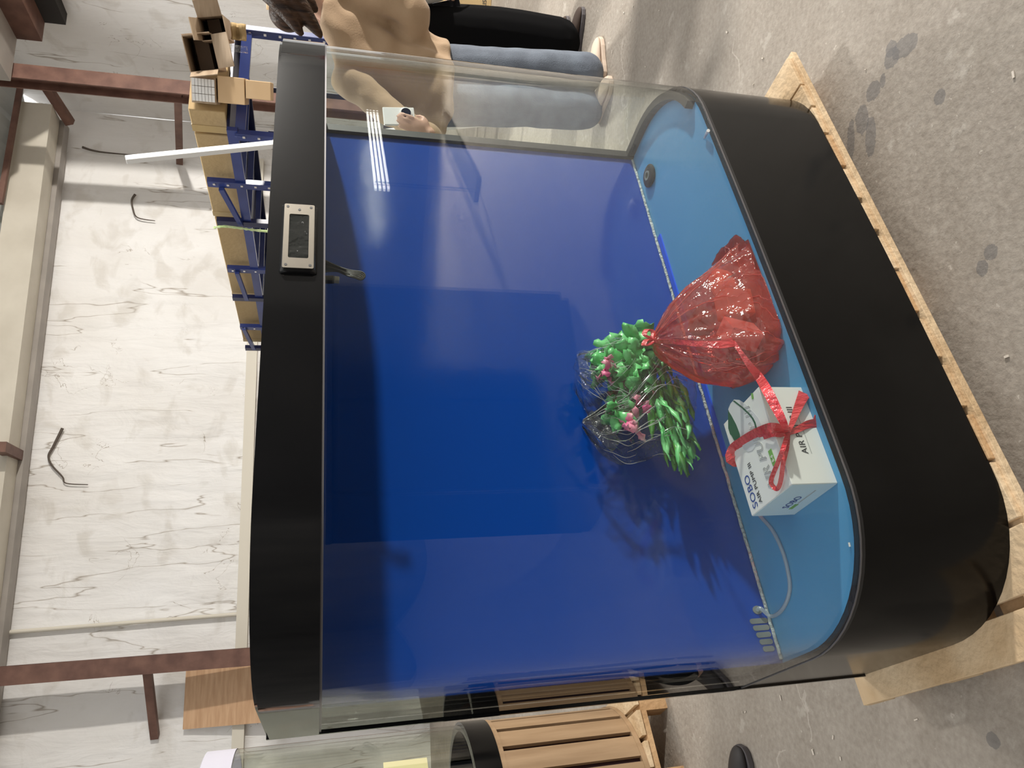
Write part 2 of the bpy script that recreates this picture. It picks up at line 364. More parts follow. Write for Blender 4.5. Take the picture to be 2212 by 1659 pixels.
# ------------------------------------------------------------------ building
fl = MB(); fl.span((-14, -9, -.2), (14, 16, 0)); struct(fl.build('floor', M['floor']))
WA, WB = Vector((-3.19, 10.01, 0)), Vector((3.76, 12.08, 0)); WD = (WB-WA).normalized(); WN = Vector((-WD.y, WD.x, 0))
def wallpt(d, z, off=0.): return WA + WD*d + WN*off + Vector((0, 0, z))
ax_w = (WD, WN, ZV)
corner = 7.45
w = MB(); nseg, nz_ = 60, 24
# gently billowing sheet on a solid wall
g0, g1 = -9.0, corner
front = [[None]*(nz_+1) for _ in range(nseg+1)]
vs = []; fs = []
for i in range(nseg+1):
    for j in range(nz_+1):
        d = g0+(g1-g0)*i/nseg; z = 5.3*j/nz_
        b = .035*noise.noise(Vector((d*.9, z*.5, 3))) + .02*noise.noise(Vector((d*2.7, z*1.2, 9)))
        vs.append(wallpt(d, z, b))
for i in range(nseg):
    for j in range(nz_):
        a = i*(nz_+1)+j; fs.append((a, a+nz_+1, a+nz_+2, a+1))
w.add(vs, fs); w.box(wallpt((g0+g1)/2, 2.65, .22), (g1-g0, .2, 5.3), ax_w)
struct(w.build('wall_back', M['foil'], smooth=True))
# return wall on the right
CP = wallpt(corner, 0); RD = -WN
w = MB(); vs = []; fs = []
for i in range(21):
    for j in range(17):
        d = 4.2*i/20; z = 6.4*j/16
        vs.append(CP+RD*d+WD*(.03*noise.noise(Vector((d, z*.6, 5))))+ZV*z)
for i in range(20):
    for j in range(16):
        a = i*17+j; fs.append((a, a+1, a+18, a+17))
w.add(vs, fs); w.box(CP+RD*2.1+WD*.22+ZV*3.2, (4.2, .2, 6.4), (RD, WD, ZV))
struct(w.build('wall_right', M['foil'], smooth=True))
# ledge along the back wall, steel eave beam, roof
struct(MB().box(wallpt(-.9, 2.36, -.05), (15.5, .07, .14), ax_w).build('trim_1', M['cream2']))
def wallpix(x, y, off=0.): return onpl(x, y, WA+WN*off, WN)
b0 = wallpix(88, 265, -.45); b1 = wallpix(0, 1000, -.45)
bz = b0.z
bm_ = MB(); bm_.box(wallpt(-1.1, bz+.03, -.45), (16.4, .34, .40), ax_w)
eb = struct(bm_.build('trim_2', M['cream']))
bm_ = MB(); bm_.box(wallpt(-1.1, bz-.02, -.17), (16.4, .2, .42), ax_w); struct(bm_.build('trim_3', M['greysteel']))
r = MB(); n = 150; vs = []; fs = []
up = (-WN*cos(radians(14)) + ZV*sin(radians(14)))
for i in range(n+1):
    d = -9.5+17.5*i/n; hgt = .035 if i % 4 in (1, 2) else 0
    for q in (0, 1): vs.append(wallpt(d, bz+.30+hgt, -.3)+up*(q*3.6))
for i in range(n): fs.append((2*i, 2*i+1, 2*i+3, 2*i+2))
r.add(vs, fs)
ro = r.build('ceiling', M['roof']); struct(ro); sm = ro.modifiers.new('solid', 'SOLIDIFY'); sm.thickness = .02
struct(MB().box(CP+RD*3.25-WD*.06+ZV*4.62, (2.5, .22, .28), (RD, WD, ZV)).build('trim_4', M['dark']))
struct(MB().box(CP+RD*3.25-WD*.30+ZV*4.86, (2.5, .3, .3), (RD, WD, ZV)).build('trim_5', M['rust']))
struct(MB().box(CP+RD*3.25-WD*.75+ZV*5.1, (2.5, .6, .24), (RD, WD, ZV)).build('trim_6', M['greysteel']))
# glowing tubes and stand added out of view to mirror as white bars
em = bpy.data.materials.new('added_glow'); em.use_nodes = True; em.node_tree.nodes['Principled BSDF'].inputs['Emission Color'].default_value = (1, 1, .97, 1); em.node_tree.nodes['Principled BSDF'].inputs['Emission Strength'].default_value = 9
for k in range(4):
    o = MB().tube([(5.6, .52, .84+.038*k), (8.2, 1.05, .80+.038*k)], .0125, 10).build('glow_tube', em, None, smooth=True, origin=(5.6, .52, .84+.038*k)); tag(o, 'added glowing tube, out of view, making a white bar in the aquarium glass', 'lamp', 'added glowing tubes for the glass reflection')
st_ = thing('glow_tube_stand', 'low dark stand added to carry four glowing tubes', 'stand', (6.9, .78, 0))
for (x, y) in ((5.7, .54), (8.1, 1.03)): MB().box((x, y+.018, .48), (.03, .012, .96)).build('upright', M['blackmatte'], st_)
MB().bar((5.7, .56, .02), (8.1, 1.05, .02), .3, .04).build('foot', M['blackmatte'], st_)
DA = (Vector((cos(radians(38)), sin(radians(38)), 0)), Vector((-sin(radians(38)), cos(radians(38)), 0)), ZV)
for dcab, lb in ((Vector((2.36, -.20, 0)), 'nearer the flood lamp'), (Vector((1.12, -1.17, 0)), 'nearer the camera')):  # unseen cabinets added to give the front glass a dark reflection
    dk = thing('reflection_cabinet', 'black cabinet added out of view to darken the aquarium glass, '+lb, 'cabinet', dcab, radians(38), 'added black reflection cabinets')
    MB().box(dcab+ZV*.70, (1.5, .5, 1.30), DA).build('body', M['blackmatte'], dk, bevel=.006); MB().box(dcab+ZV*1.365, (1.54, .54, .03), DA).build('top', M['blackmatte'], dk, bevel=.004); MB().box(dcab+ZV*.025, (1.44, .44, .05), DA).build('plinth', M['blackmatte'], dk)
    for q in (-1, 1): MB().box(dcab+DA[0]*(q*.372)+DA[1]*.256+ZV*.70, (.735, .014, 1.24), DA).build('door', M['blackmatte'], dk, bevel=.003)
# plain hall walls out of view, seen only mirrored in the glass
struct(MB().span((-11, -8.2, 0), (9.6, -8, 4)).build('wall_front', M['wallgrey']))
struct(MB().span((9.4, -8, 0), (9.6, -2.3, 4)).build('trim_7', M['wallgrey']))
struct(MB().span((9.4, -2.3, 0), (9.6, 9.5, 4)).build('trim_8', M['wallmid']))
struct(MB().span((-11.2, -8, 0), (-11, 10, 4)).build('wall_left', M['wallgrey']))

# ------------------------------------------------------------------ steel columns with a stub strut each
def column(y_top, x0, y0, y_end, xs, ys_col, xe, ye, label, off=-.55):
    base = onpl(x0, y0, WA+WN*off, WN); base.z = 0
    t = thing('steel_column', label, 'column', base)
    m = MB()
    for q in (-1, 1): m.box(base+WN*(q*.09)+ZV*3.4, (.2, .014, 6.8), ax_w)
    m.box(base+ZV*3.4, (.014, .18, 6.8), ax_w)
    m.box(base-WN*.098+ZV*3.4, (.2, .012, 6.8), ax_w)
    m.build('post', M['rust'], t)
    p = onpl(xs, ys_col, WA+WN*off, WN); q = onpl(xe, ye, WA+WN*(-.03), WN)
    MB().bar(p, q, .09, .09).build('strut', M['rust'], t)
    return t
column(0, 250, 185, 0, 384, 195, 388, 350, 'red brown steel column in the far right corner, by the white pipe', -1.85)
column(0, 300, 1437, 0, 318, 1445, 335, 1592, 'red brown steel column on the left, beside the plywood sheet')
# sloping braces under the eave
def brace(p, q, wd, label, nm='steel_brace'):
    p, q = Vector(p), Vector(q); tag(MB().bar(p, q, wd, wd).build(nm, M['rust'], origin=q), label, 'brace')
brace(wallpix(93, 176, -.85), wallpix(152, 266, -.30), .11, 'short brown brace running from the right column top down to the wall')
brace(wallpix(0, 965, -.9), wallpix(50, 990, -.05), .12, 'small brown brace stub under the eave at the wall middle')
brace(wallpix(0, 440, -.75), wallpix(45, 180, -.75), .06, 'thin brown rod crossing below the corrugated roof')
tag(MB().tube([wallpix(160, 212, -.06), wallpix(420, 240, -.06)], .025).build('wall_pipe', M['cream2'], smooth=True), 'thin cream conduit pipe running down the wall beside the right column', 'pipe')
tag(MB().tube([wallpix(5, 1367, -.06), wallpix(525, 1326, -.06)], .025).build('wall_pipe', M['cream2'], smooth=True), 'thin cream conduit pipe running down the wall at left, near the plywood', 'pipe')
for pts, lb in (([(135, 925), (115, 965), (105, 985), (112, 1005), (135, 1030), (143, 1044), (190, 1047)], 'dry crooked twig stuck on the upper wall, largest of three, left of the middle'),
    ([(292, 420), (285, 432), (287, 450), (297, 470), (335, 477)], 'small curled twig on the white wall above the rack cartons'),
    ([(178, 318), (215, 328), (300, 336)], 'straight thin twig on the wall between the right column and the rack')):
    q = smoothpath([wallpix(x, y, -.05) for x, y in pts], 5); tag(MB().tube(q, [.018*(1-.7*i/len(q)) for i in range(len(q))], 6).build('dry_twig', M['twig'], None, smooth=True, origin=q[0]), lb, 'twig')
# flood lamp: post and housing carrying the lamp's light
fl_ = thing('flood_lamp', 'flood lamp on a tall stand to the right of the hall', 'lamp', (KEY[0]+.35, KEY[1], 0))
MB().tube([(KEY[0]+.35, KEY[1], 0), (KEY[0]+.35, KEY[1], 2.9)], .03).build('pole', M['blackmatte'], fl_)
MB().span((KEY[0]+.2, KEY[1]-.25, 2.55), (KEY[0]+.32, KEY[1]+.25, 2.9)).build('lamp_head', M['blackmatte'], fl_)
# ------------------------------------------------------------------ the aquarium on its pallet
T0, T1, N0, NB, RC = .213, 1.775, 1.080, 1.655, .275
ZB, ZG, ZH, ZT = .125, .462, 1.400, 1.500
NP = 1.458                                                # front of the blue partition
def outline(d=0., nb=NB, k=14):
    p = [(T0+d, nb)]
    for i in range(k+1):
        a = pi + (pi/2)*i/k; p.append((T0+RC+(RC-d)*cos(a), N0+RC+(RC-d)*sin(a)))
    for i in range(1, 9): p.append((T0+RC+(T1-T0-2*RC)*i/9, N0+d-.006*sin(pi*i/9)))
    for i in range(k+1):
        a = 1.5*pi + (pi/2)*i/k; p.append((T1-RC+(RC-d)*cos(a), N0+RC+(RC-d)*sin(a)))
    p.append((T1-d, nb))
    return [(TV*a+NV*b) for a, b in p]
aq = thing('aquarium', 'big bow-fronted aquarium with blue back panel, black hood and black base, standing on a pallet', 'aquarium', tnz((T0+T1)/2, 1.36, ZB), A0)
FAX = (TV, NV, ZV)
def tbox(m, a, b): return m.box(tnz(*[(p+q)/2 for p, q in zip(a, b)]), [abs(q-p) for p, q in zip(a, b)], FAX)
cab = MB().prism(outline(0), ZB, ZG-.0125).build('cabinet', M['cab'], aq, smooth=True)
MB().strip(outline(0), outline(.0135), ZG-.0125, ZG).build('gasket', M['blackmatte'], aq, smooth=True)
MB().strip(outline(-.002), outline(.0008), ZG-.004, ZG-.001).build('base_trim', M['trim'], aq, smooth=True)
fp = [p for p in outline(.013, NP)]
MB().prism(fp, ZG-.012, ZG).build('tank_floor', M['lblue'], aq)
MB().strip(outline(0), outline(.012), ZG, ZH+.01).build('glass_wall', M['glass'], aq, smooth=True)
MB().strip(outline(-.001), outline(.0125), ZH-.004, ZH+.004).build('glass_rim', M['trim'], aq, smooth=True)
m = MB(); m.prism(outline(-.004), ZH, ZT-.006); m.prism(outline(.004), ZT-.006, ZT)
hood = m.build('hood', M['black'], aq, smooth=True)
m = MB(); tbox(m, (T0+.014, NP, ZG), (1.742, NP+.012, ZH)); part = m.build('partition', M['blue'], aq)
m = MB(); tbox(m, (T0+.014, NB-.012, ZB), (T1-.03, NB-.002, ZH)); m.build('back_panel', M['blackmatte'], aq)
for a, b in ((T0-.004, T0+.012), (T1-.012, T1+.004)):
    m = MB(); tbox(m, (a, NB, ZB), (b, NB+.010, ZT)); m.build('back_edge_trim', M['black'], aq)
m = MB(); tbox(m, (T0+.0125, NP+.095, ZG), (T0+.0185, NP+.110, ZH)); m.build('seam_strip', M['blackmatte'], aq)
# black frame strips of the clear right end
m = MB(); tbox(m, (1.738, NP-.012, ZG), (T1-.0125, NP+.016, ZH)); m.build('corner_strip', M['blackmatte'], aq)
oa, ob = outline(.0125)[26:39], outline(.034)[26:39]
m = MB(); m.strip(oa+[tnz(T1-.0125, NP-.012, 0)], ob+[tnz(T1-.034, NP-.012, 0)], ZG, ZG+.022); m.build('bottom_strip', M['blackmatte'], aq)
# beads along the foot of the partition
m = MB(); pts = [tnz(T0+.02+1.50*i/120, NP-.004+.0015*noise.noise(Vector((i*.7, 0, 0))), ZG+.004+.002*noise.noise(Vector((i*.9, 4, 0)))) for i in range(121)]
m.tube(pts, [.0038+.0008*noise.noise(Vector((i*1.3, 8, 0))) for i in range(121)], 8); m.build('silicone_bead', M['silicone'], aq, smooth=True)
m = MB(); tbox(m, (.70, NP-.030, ZG), (1.40, NP-.012, ZG+.004)); m.build('blue_edge_strip', M['beadblue'], aq)['label'] = 'bright blue strip at the foot of the back panel'
# overflow: comb of slots and a round hole at lower left of the partition, painted pale for the lit chamber behind
def slot(t, z0, z1, wd=.0055):
    m = MB(); r0 = []
    for k in range(17):
        a = pi*k/16; r0.append((cos(a)*wd, z1+sin(a)*wd))
    for k in range(17):
        a = pi+pi*k/16; r0.append((cos(a)*wd, z0+sin(a)*wd))
    m.rings([[tnz(t+a, NP-.0012, z) for a, z in r0], [tnz(t+a, NP+.0003, z) for a, z in r0]]); return m.build('overflow_slot', M['slot'], part)
for k in range(5): slot(.315-.0145*k, .474+.001*k, .506-.003*k)
m = MB(); m.rings([[tnz(.338+.009*cos(2*pi*k/24), q, .486+.011*sin(2*pi*k/24)) for k in range(24)] for q in (NP-.0014, NP+.0003)]); m.build('hose_hole', M['slot'], part)
# drain fitting
dc = onz(1406, 380, ZG); dd = thing('x', None, None, dc)
bpy.data.objects.remove(dd)
dr = MB().lathe([(.030, ZG), (.034, ZG+.004), (.034, ZG+.008), (.028, ZG+.012), (.016, ZG+.012), (.015, ZG+.002)], (dc.x, dc.y, 0), 32).build('drain_fitting', M['blackmatte'], aq, smooth=True)
MB().lathe([(.0145, ZG+.001), (.0145, ZG+.014), (.010, ZG+.014), (.010, ZG+.001)], (dc.x, dc.y, 0), 24).build('drain_pipe', M['slot'], dr, smooth=True)
# control panel on the hood
cpn = MB()
ct, cz_, cw, ch = .977, 1.4435, .157, .0555
def rrect(w_, h_, r_, n, t=ct, z=cz_):
    out = []
    for (sx, sz, a0) in ((1, 1, 0), (-1, 1, pi/2), (-1, -1, pi), (1, -1, 1.5*pi)):
        for k in range(5):
            a = a0+pi/2*k/4; out.append(tnz(t+sx*(w_/2-r_)+r_*cos(a), n, z+sz*(h_/2-r_)+r_*sin(a)))
    return out
NF = N0-.010
pm = MB(); pm.rings([rrect(cw+.008, ch+.010, .004, NF+.008), rrect(cw+.008, ch+.010, .004, NF-.002), rrect(cw, ch, .003, NF-.009)])
cp = pm.build('control_panel', M['black'], hood, smooth=True)
pm = MB(); a, b = [rrect(cw-.001, ch-.001, .003, q) for q in (NF-.0085, NF-.0112)], [rrect(cw-.050, ch-.020, .003, q, ct-.001) for q in (NF-.0112, NF-.0085)]
pm.rings(a+b, cap=False); pm.build('chrome_frame', M['chrome'], cp, smooth=True)
MB().rings([rrect(cw-.048, ch-.019, .003, q, ct-.001) for q in (NF-.0088, NF-.0096)]).build('screen', M['screen'], cp)
for (x, z) in ((-.071, .021), (.071, .021), (-.071, -.021), (.071, -.021), (.064, 0)):
    MB().rings([[tnz(ct+x+.0026*cos(2*pi*k/12), q, cz_+z+.0026*sin(2*pi*k/12)) for k in range(12)] for q in (NF-.0118, NF-.011)]).build('screw', M['blackmatte'], cp)
# lead and plug hanging inside, under the hood
nC = 1.17
def cab_pt(x, y, o=0): return onn(x, y, nC+o)
for k in range(5):
    lp = [cab_pt(700, 562+3*k, .004*k), cab_pt(728, 575+2*k, .004*k), cab_pt(755, 584+k*2.5), cab_pt(782-2*k, 588+3*k), cab_pt(788-3*k, 597+k), cab_pt(778-2*k, 604-k), cab_pt(752, 592+k), cab_pt(728, 582+k, .003*k), cab_pt(700, 575+3*k, .003*k)]
    if k == 0: cm = MB()
    cm.tube(smoothpath(lp, 5), .0019, 6)
cm.build('coiled_lead', M['cable'], hood, smooth=True)
m = MB(); m.bar(cab_pt(698, 604), cab_pt(722, 604), .012, .012); pl = m.build('plug', M['cable'], hood, bevel=.001)
MB().bar(cab_pt(722, 604), cab_pt(733, 605), .0105, .0105).build('plug_tip', M['plug'], pl, bevel=.001)

# pallet
pal = thing('wooden_pallet', 'pale pine pallet under the big aquarium', 'pallet', tnz(.97, 1.37, 0), A0)
pt0, pt1, pn0, pn1 = .150, 1.79, 1.0735, 1.70
random.seed(3); t = pt0
while t < pt1-.02:
    wd = random.choice((.085, .10, .115)); wd = min(wd, pt1-t); gp = random.choice((.006, .012, .022))
    a = random.uniform(0, .004)
    m = MB(); tbox(m, (t, pn0+a, .1105), (t+wd, pn1, ZB)); m.build('deck_board', random.choice((M['wood'], M['wood'], M['wood2'])), pal, bevel=.0015)
    t += wd+gp
for k, q in enumerate((pn0-.0065, 1.34, 1.62)):
    m = MB(); tbox(m, (pt0, q, .094), (pt1, q+.09, .1105)); m.build('stringer_board', M['wood'], pal, bevel=.001)
    for tt in (pt0+.02, .92, pt1-.14):
        m = MB(); tbox(m, (tt, (q+.085 if k == 0 else q), .0), (tt+.12, q+(.165 if k == 0 else .09), .094)); m.build('block', M['wood2'], pal)

# air hose lying on the tank floor
hp = [(1626, 1085), (1640, 1112), (1668, 1145), (1690, 1190), (1702, 1235), (1706, 1270), (1699, 1300), (1684, 1323), (1664, 1331)]
hpts = [onz(x, y, ZG+.0045) for x, y in hp]+[tnz(.338, NP-.012, .484), tnz(.338, NP-.0016, .486)]
o = MB().tube(smoothpath(hpts, 6), .0042, 10).build('air_hose', M['hose'], None, smooth=True, origin=hpts[4])
tag(o, 'clear air hose curling over the light blue tank floor into the panel', 'hose')
o = MB().tube([onz(1522, 298, ZG+.004), onz(1530, 282, ZG+.014)], [.003, .0045], 8).build('plastic_scrap', M['white'], None, smooth=True, origin=onz(1522, 298, ZG)); tag(o, 'small white plastic scrap against the front glass near the right end', 'scrap')
o = MB().tube([onz(1834, 1172, ZG+.0022), onz(1836, 1181, ZG+.0022)], .002, 6).build('plastic_scrap', M['white'], None, origin=onz(1835, 1177, ZG)); tag(o, 'tiny white plastic crumb on the blue floor by the near glass', 'scrap')

# air pump carton with red ribbon
bt0, bt1, bn0, bn1, bz0, bz1 = .477, .688, 1.108, 1.262, ZG, .560
bx = thing('air_pump_box', 'white printed air pump carton tied with red ribbon, inside the aquarium', 'box', tnz((bt0+bt1)/2, (bn0+bn1)/2, bz0), A0)
m = MB(); tbox(m, (bt0, bn0, bz0), (bt1, bn1, bz1)); m.build('carton', M['whitebox'], bx, bevel=.0012)
m = MB(); tbox(m, (bt0-.0008, bn0+.0015, bz0+.001), (bt0, bn1-.0015, bz1-.0015)); m.build('end_panel', mat('pale_blue_print', (.66, .80, .86), .5), bx)
def flat(name, px, mm, z=bz1, lift=.0007):
    pts = [onz(x, y, z+lift) for x, y in px]; return MB().rings([[p-ZV*.0003 for p in pts], pts]).build(name, mm, bx)
flat('pump_picture', [(1573, 884), (1578, 872), (1586, 863), (1597, 864), (1612, 874), (1628, 891), (1638, 903), (1643, 915), (1644, 930), (1638, 945), (1633, 962), (1625, 973), (1616, 976), (1607, 971), (1600, 955)], M['inkpale'])
flat('pump_window', [(1572.5, 886), (1580, 898), (1590, 917), (1598, 938), (1600, 952), (1594, 956), (1586, 952), (1580, 941), (1577, 938), (1573, 925)], M['inkdgreen'], lift=.0011)
st = [(1586, 865), (1604, 879), (1619, 893), (1627, 903), (1632, 913), (1635, 925)]
flat('pump_stripe', st+[(x-3, y+1.5) for x, y in st[::-1]], M['inkdgreen'], lift=.0012)
flat('green_tag', [(1622, 850), (1626, 849), (1628, 861), (1624, 863)], M['inkgreen'], lift=.0009)
text('SOBO', .026, M['inkblue'], bx, tnz(bt0+.008, bn1-.032, bz1), TV, NV)
text('AIR PUMP III', .0155, M['ink'], bx, tnz(bt0+.010, bn1-.050, bz1), TV, NV)
text('AIR PUMP III', .033, M['inkgrey'], bx, tnz(bt0+.012, bn0+.047, bz1), TV, NV, shear=.3, outline=.0006)
text('B-8', .010, M['white'], bx, tnz(bt0+.060, bn0+.026, bz1), TV, NV, lift=.0014)
m = MB(); tbox(m, (bt0+.054, bn0+.024, bz1+.0003), (bt0+.086, bn0+.036, bz1+.0009)); m.build('green_tag', M['inkgreen'], bx)
text('AIR PUMP III', .0185, M['ink'], bx, tnz(bt0+.062, bn0, bz0+.040), TV, ZV)
m = MB(); tbox(m, (bt0+.062, bn0-.0005, bz0+.032), (bt0+.148, bn0-.0001, bz0+.0335)); m.build('fine_print_line', M['inkgrey'], bx)
text('SOBO', .021, M['inkblue'], bx, tnz(bt0-.0008, bn1-.040, bz0+.040), -NV, ZV)
m = MB(); tbox(m, (bt0-.0016, bn1-.058, bz0+.026), (bt0-.0009, bn1-.034, bz0+.034)); m.build('green_tag', M['inkgreen'], bx)
m = MB(); tbox(m, (bt0-.0014, bn1-.125, bz0+.0285), (bt0-.0009, bn1-.062, bz0+.0315)); m.build('fine_print_line', M['inkgrey'], bx)
# ribbon pieces (points measured in the photo, laid on the box faces)
fz = lambda x, y, l=.002: onz(x, y, bz1+l)
ff = lambda x, y, l=.002: onn(x, y, bn0-l)
def band(name, pts, w, wdir=None):
    ws = []
    for i, p in enumerate(pts):
        t = (pts[min(i+1, len(pts)-1)]-pts[max(i-1, 0)]).normalized(); v = (EYE-p).normalized(); d = t.cross(v).normalized()
        ws.append(d*(w[i] if hasattr(w, '__len__') else w))
    return MB().ribbon(pts, ws).build(name, M['ribbon'], rib, smooth=True)
kx, ky = 1702, 936
rib = MB().ell(ff(kx, ky, .005), (.006, .005, .006)).build('ribbon', M['ribbon'], bx, smooth=True)
b1 = [tnz(.600, bn1+.001, bz0+.01), tnz(.600, bn1+.001, bz1+.001), fz(1584, 972), fz(1605, 955), fz(1630, 940), fz(1650, 931), fz(1667, 926, .003), ff(1685, 929, .003), ff(1703, 935, .004)]
band('band', smoothpath(b1, 4), .0115)
b2 = [fz(1650, 945, .004), fz(1670, 939, .005), ff(1685, 940, .006), ff(kx, ky, .006)]
band('band', smoothpath(b2, 4), .004)
b3 = [ff(kx, ky, .004), ff(1722, 928, .004), ff(1745, 917, .003), ff(1768, 913, .002), tnz(.61, bn0-.002, bz0+.004)]
n3 = len(smoothpath(b3, 4)); band('band', smoothpath(b3, 4), [.004+.008*i/n3 for i in range(n3)])
tl = [ff(kx, ky, .006), ff(1712, 912, .007), ff(1722, 885, .007), ff(1732, 862, .007), ff(1738, 850, .006)]
n3 = len(smoothpath(tl, 4)); band('tail', smoothpath(tl, 4), [.003+.010*i/n3 for i in range(n3)])
lp = [ff(kx, ky, .006), fz(1692, 968, .010), fz(1680, 1000, .012), fz(1668, 1030, .012), fz(1666, 1044, .010), fz(1676, 1056, .010), fz(1683, 1050, .008), fz(1688, 1030, .008), fz(1692, 1000, .008), ff(1700, 965, .006), ff(kx, ky, .006)]
band('loop', smoothpath(lp, 5), .0042)
sb = [ff(kx, ky, .006), fz(1692, 912, .008), fz(1676, 880, .014), fz(1658, 845, .016), onn(1640, 815, 1.125), onn(1620, 790, 1.115), onn(1597, 757, 1.112), onn(1584, 738, 1.118)]
n3 = len(smoothpath(sb, 5)); band('strand', smoothpath(sb, 5), [.004+.0055*sin(pi*min(1, i/n3*1.2)) for i in range(n3)])

# ------------------------------------------------------------------ red bag with its contents
def film_body(rows, center_n, depth, name, m, parent, wr=.006, seed=0, n=64, pinch=None, dmax=.1, floor=ZG+.002, bulge=1.0, pleat=0., smooth='all', ncrease=0, creasem=None, foldr=.0009):
    """rows: (x, y_left, y_right) photo silhouettes from the tied top to the bottom; the plane of n=center_n carries the outline"""
    rs = []
    for k, (x, ya, yb) in enumerate(rows):
        cn = center_n(k/(len(rows)-1)) if callable(center_n) else center_n
        a, b = onn(x, ya, cn), onn(x, yb, cn); c = (a+b)/2; hw = (b-a).length/2; e = (b-a).normalized()
        d = min(hw*depth, dmax); ring = []
        for i in range(n):
            th = 2*pi*i/n; ca, sa = cos(th), sin(th); ca = math.copysign(abs(ca)**.85, ca); sa = math.copysign(abs(sa)**.85, sa)
            f = k/(len(rows)-1)
            wv = wr*(noise.noise(Vector((th*2.6+seed, f*1.5, seed)))*.9 + noise.noise(Vector((cos(th)*5+seed, sin(th)*5, f*6)))*.7 + .5*noise.noise(Vector((cos(th)*11, sin(th)*11, f*5+seed))))
            wv += pleat*sin(th*19+3*noise.noise(Vector((th*2, f*2, seed))))*(1-f)**1.5
            wv *= min(1, hw/.03)
            p = c + e*((hw+wv*.5)*ca) - NV*((d+wv)*sa*bulge)
            p.z = max(p.z, floor); 
            q = p.dot(NV)
            if q < N0+.016: p += NV*(N0+.016-q)
            if q > NP-.004: p -= NV*(q-NP+.004)
            ring.append(p)
        rs.append(ring)
    cr = random.Random(seed); mc = MB()                    # sharp folds standing out of the film, coloured paler to act as glints
    for q in range(ncrease):
        i = cr.uniform(n*.02, n*.48); k = cr.randint(0, len(rs)//2); L = cr.randint(4, max(5, len(rs)//2)); dr = cr.uniform(-.5, .5); pts = []
        for j in range(k, min(k+L, len(rs))):
            i += dr+cr.uniform(-.5, .5); a = int(i) % n; f = i-int(i); c_ = sum(rs[j], Vector())/n; p = rs[j][a]*(1-f)+rs[j][(a+1) % n]*f; pts.append(p+(p-c_).normalized()*.0012)
        if len(pts) > 3: mc.tube(smoothpath(pts, 3), [.0002+foldr*abs(sin(pi*z/(len(pts)*3-2))) for z in range(len(pts)*3-2)], 5)
    if ncrease: mc.build('fold', creasem, parent, smooth=True)['kind'] = 'stuff'
    return MB().rings(rs).build(name, m, parent, smooth=smooth)
def rows_fine(rows, k=4):
    out = []
    for a, b in zip(rows[:-1], rows[1:]):
        for j in range(k): out.append(tuple(p+(q-p)*j/k for p, q in zip(a, b)))
    return out+[rows[-1]]
rb_rows = [(1404, 736, 731), (1411, 742, 724), (1420, 752, 706), (1440, 770, 668), (1470, 788, 635), (1500, 800, 612), (1530, 808, 586), (1560, 814, 562), (1590, 818, 542), (1608, 819, 548), (1630, 812, 572), (1652, 803, 600), (1672, 790, 630), (1685, 770, 665), (1690, 745, 700)]
rbag = thing('red_plastic_bag', 'translucent red plastic bag knotted at the top, inside the aquarium beside the carton', 'bag', onz(1665, 690, ZG))
film_body(rows_fine(rb_rows), lambda f: 1.30-.13*min(1, f*1.3), .62, 'bag_film', M['redbag'], rbag, wr=.024, seed=3, dmax=.115, n=120, pleat=.005, ncrease=22, creasem=M['redglint'])
kn = onn(1412, 734, 1.30)
MB().ell(kn, (.013, .011, .013)).build('knot', M['ribbon'], rbag, smooth=True)
for pts in ([(1412, 734), (1400, 728), (1392, 722), (1398, 712), (1410, 716), (1412, 732)], [(1412, 735), (1402, 744), (1391, 746), (1396, 735), (1410, 733)]):
    q = smoothpath([onn(x, y, 1.285) for x, y in pts], 5); ws = []
    for i, p in enumerate(q): ws.append((NV*.3+ZV*.4+TV*.2).normalized()*.006)
    MB().ribbon(q, ws).build('handle_loop', M['ribbon'], rbag, smooth=True)
q = smoothpath([onn(1414, 737, 1.275), onn(1450, 738, 1.20), onn(1500, 742, 1.145), onn(1550, 745, 1.118), onn(1585, 739, 1.116)], 5)
ws = [(TV*.9+ZV*.2).normalized()*(.005+.006*i/len(q)) for i in range(len(q))]
MB().ribbon(q, ws).build('pull_strand', M['ribbon'], rbag, smooth=True)
def inbox(name, label, c, size, rz, m, tilt=(0, 0)):
    o = MB().box((0, 0, 0), size).build(name, m, None, bevel=.002); o.location = c; o.rotation_euler = (tilt[0], tilt[1], A0+rz); return tag(o, label, 'box')
inbox('small_carton', 'small white carton showing through the lower left of the red bag', tnz(.862, 1.170, ZG+.052), (.060, .045, .075), .5, M['whitebox'], (.15, .1))
inbox('small_carton', 'brown carton with a round mark low in the red bag', tnz(.945, 1.175, ZG+.037), (.06, .055, .065), -.2, M['cardpale'])
o = MB().box((0, 0, 0), (.085, .05, .05)).build('dark_packet', M['cardin'], None, bevel=.012, sub=0); o.location = tnz(.93, 1.222, ZG+.10); o.rotation_euler = (.4, .5, 1.1); tag(o, 'dark packet in the middle of the red bag', 'packet')
o = MB().box((0, 0, 0), (.07, .045, .05)).build('pale_packet', M['cardpale'], None, bevel=.012); o.location = tnz(1.015, 1.185, ZG+.040); o.rotation_euler = (.1, .05, .8); tag(o, 'pale packet low in the right corner of the red bag', 'packet')

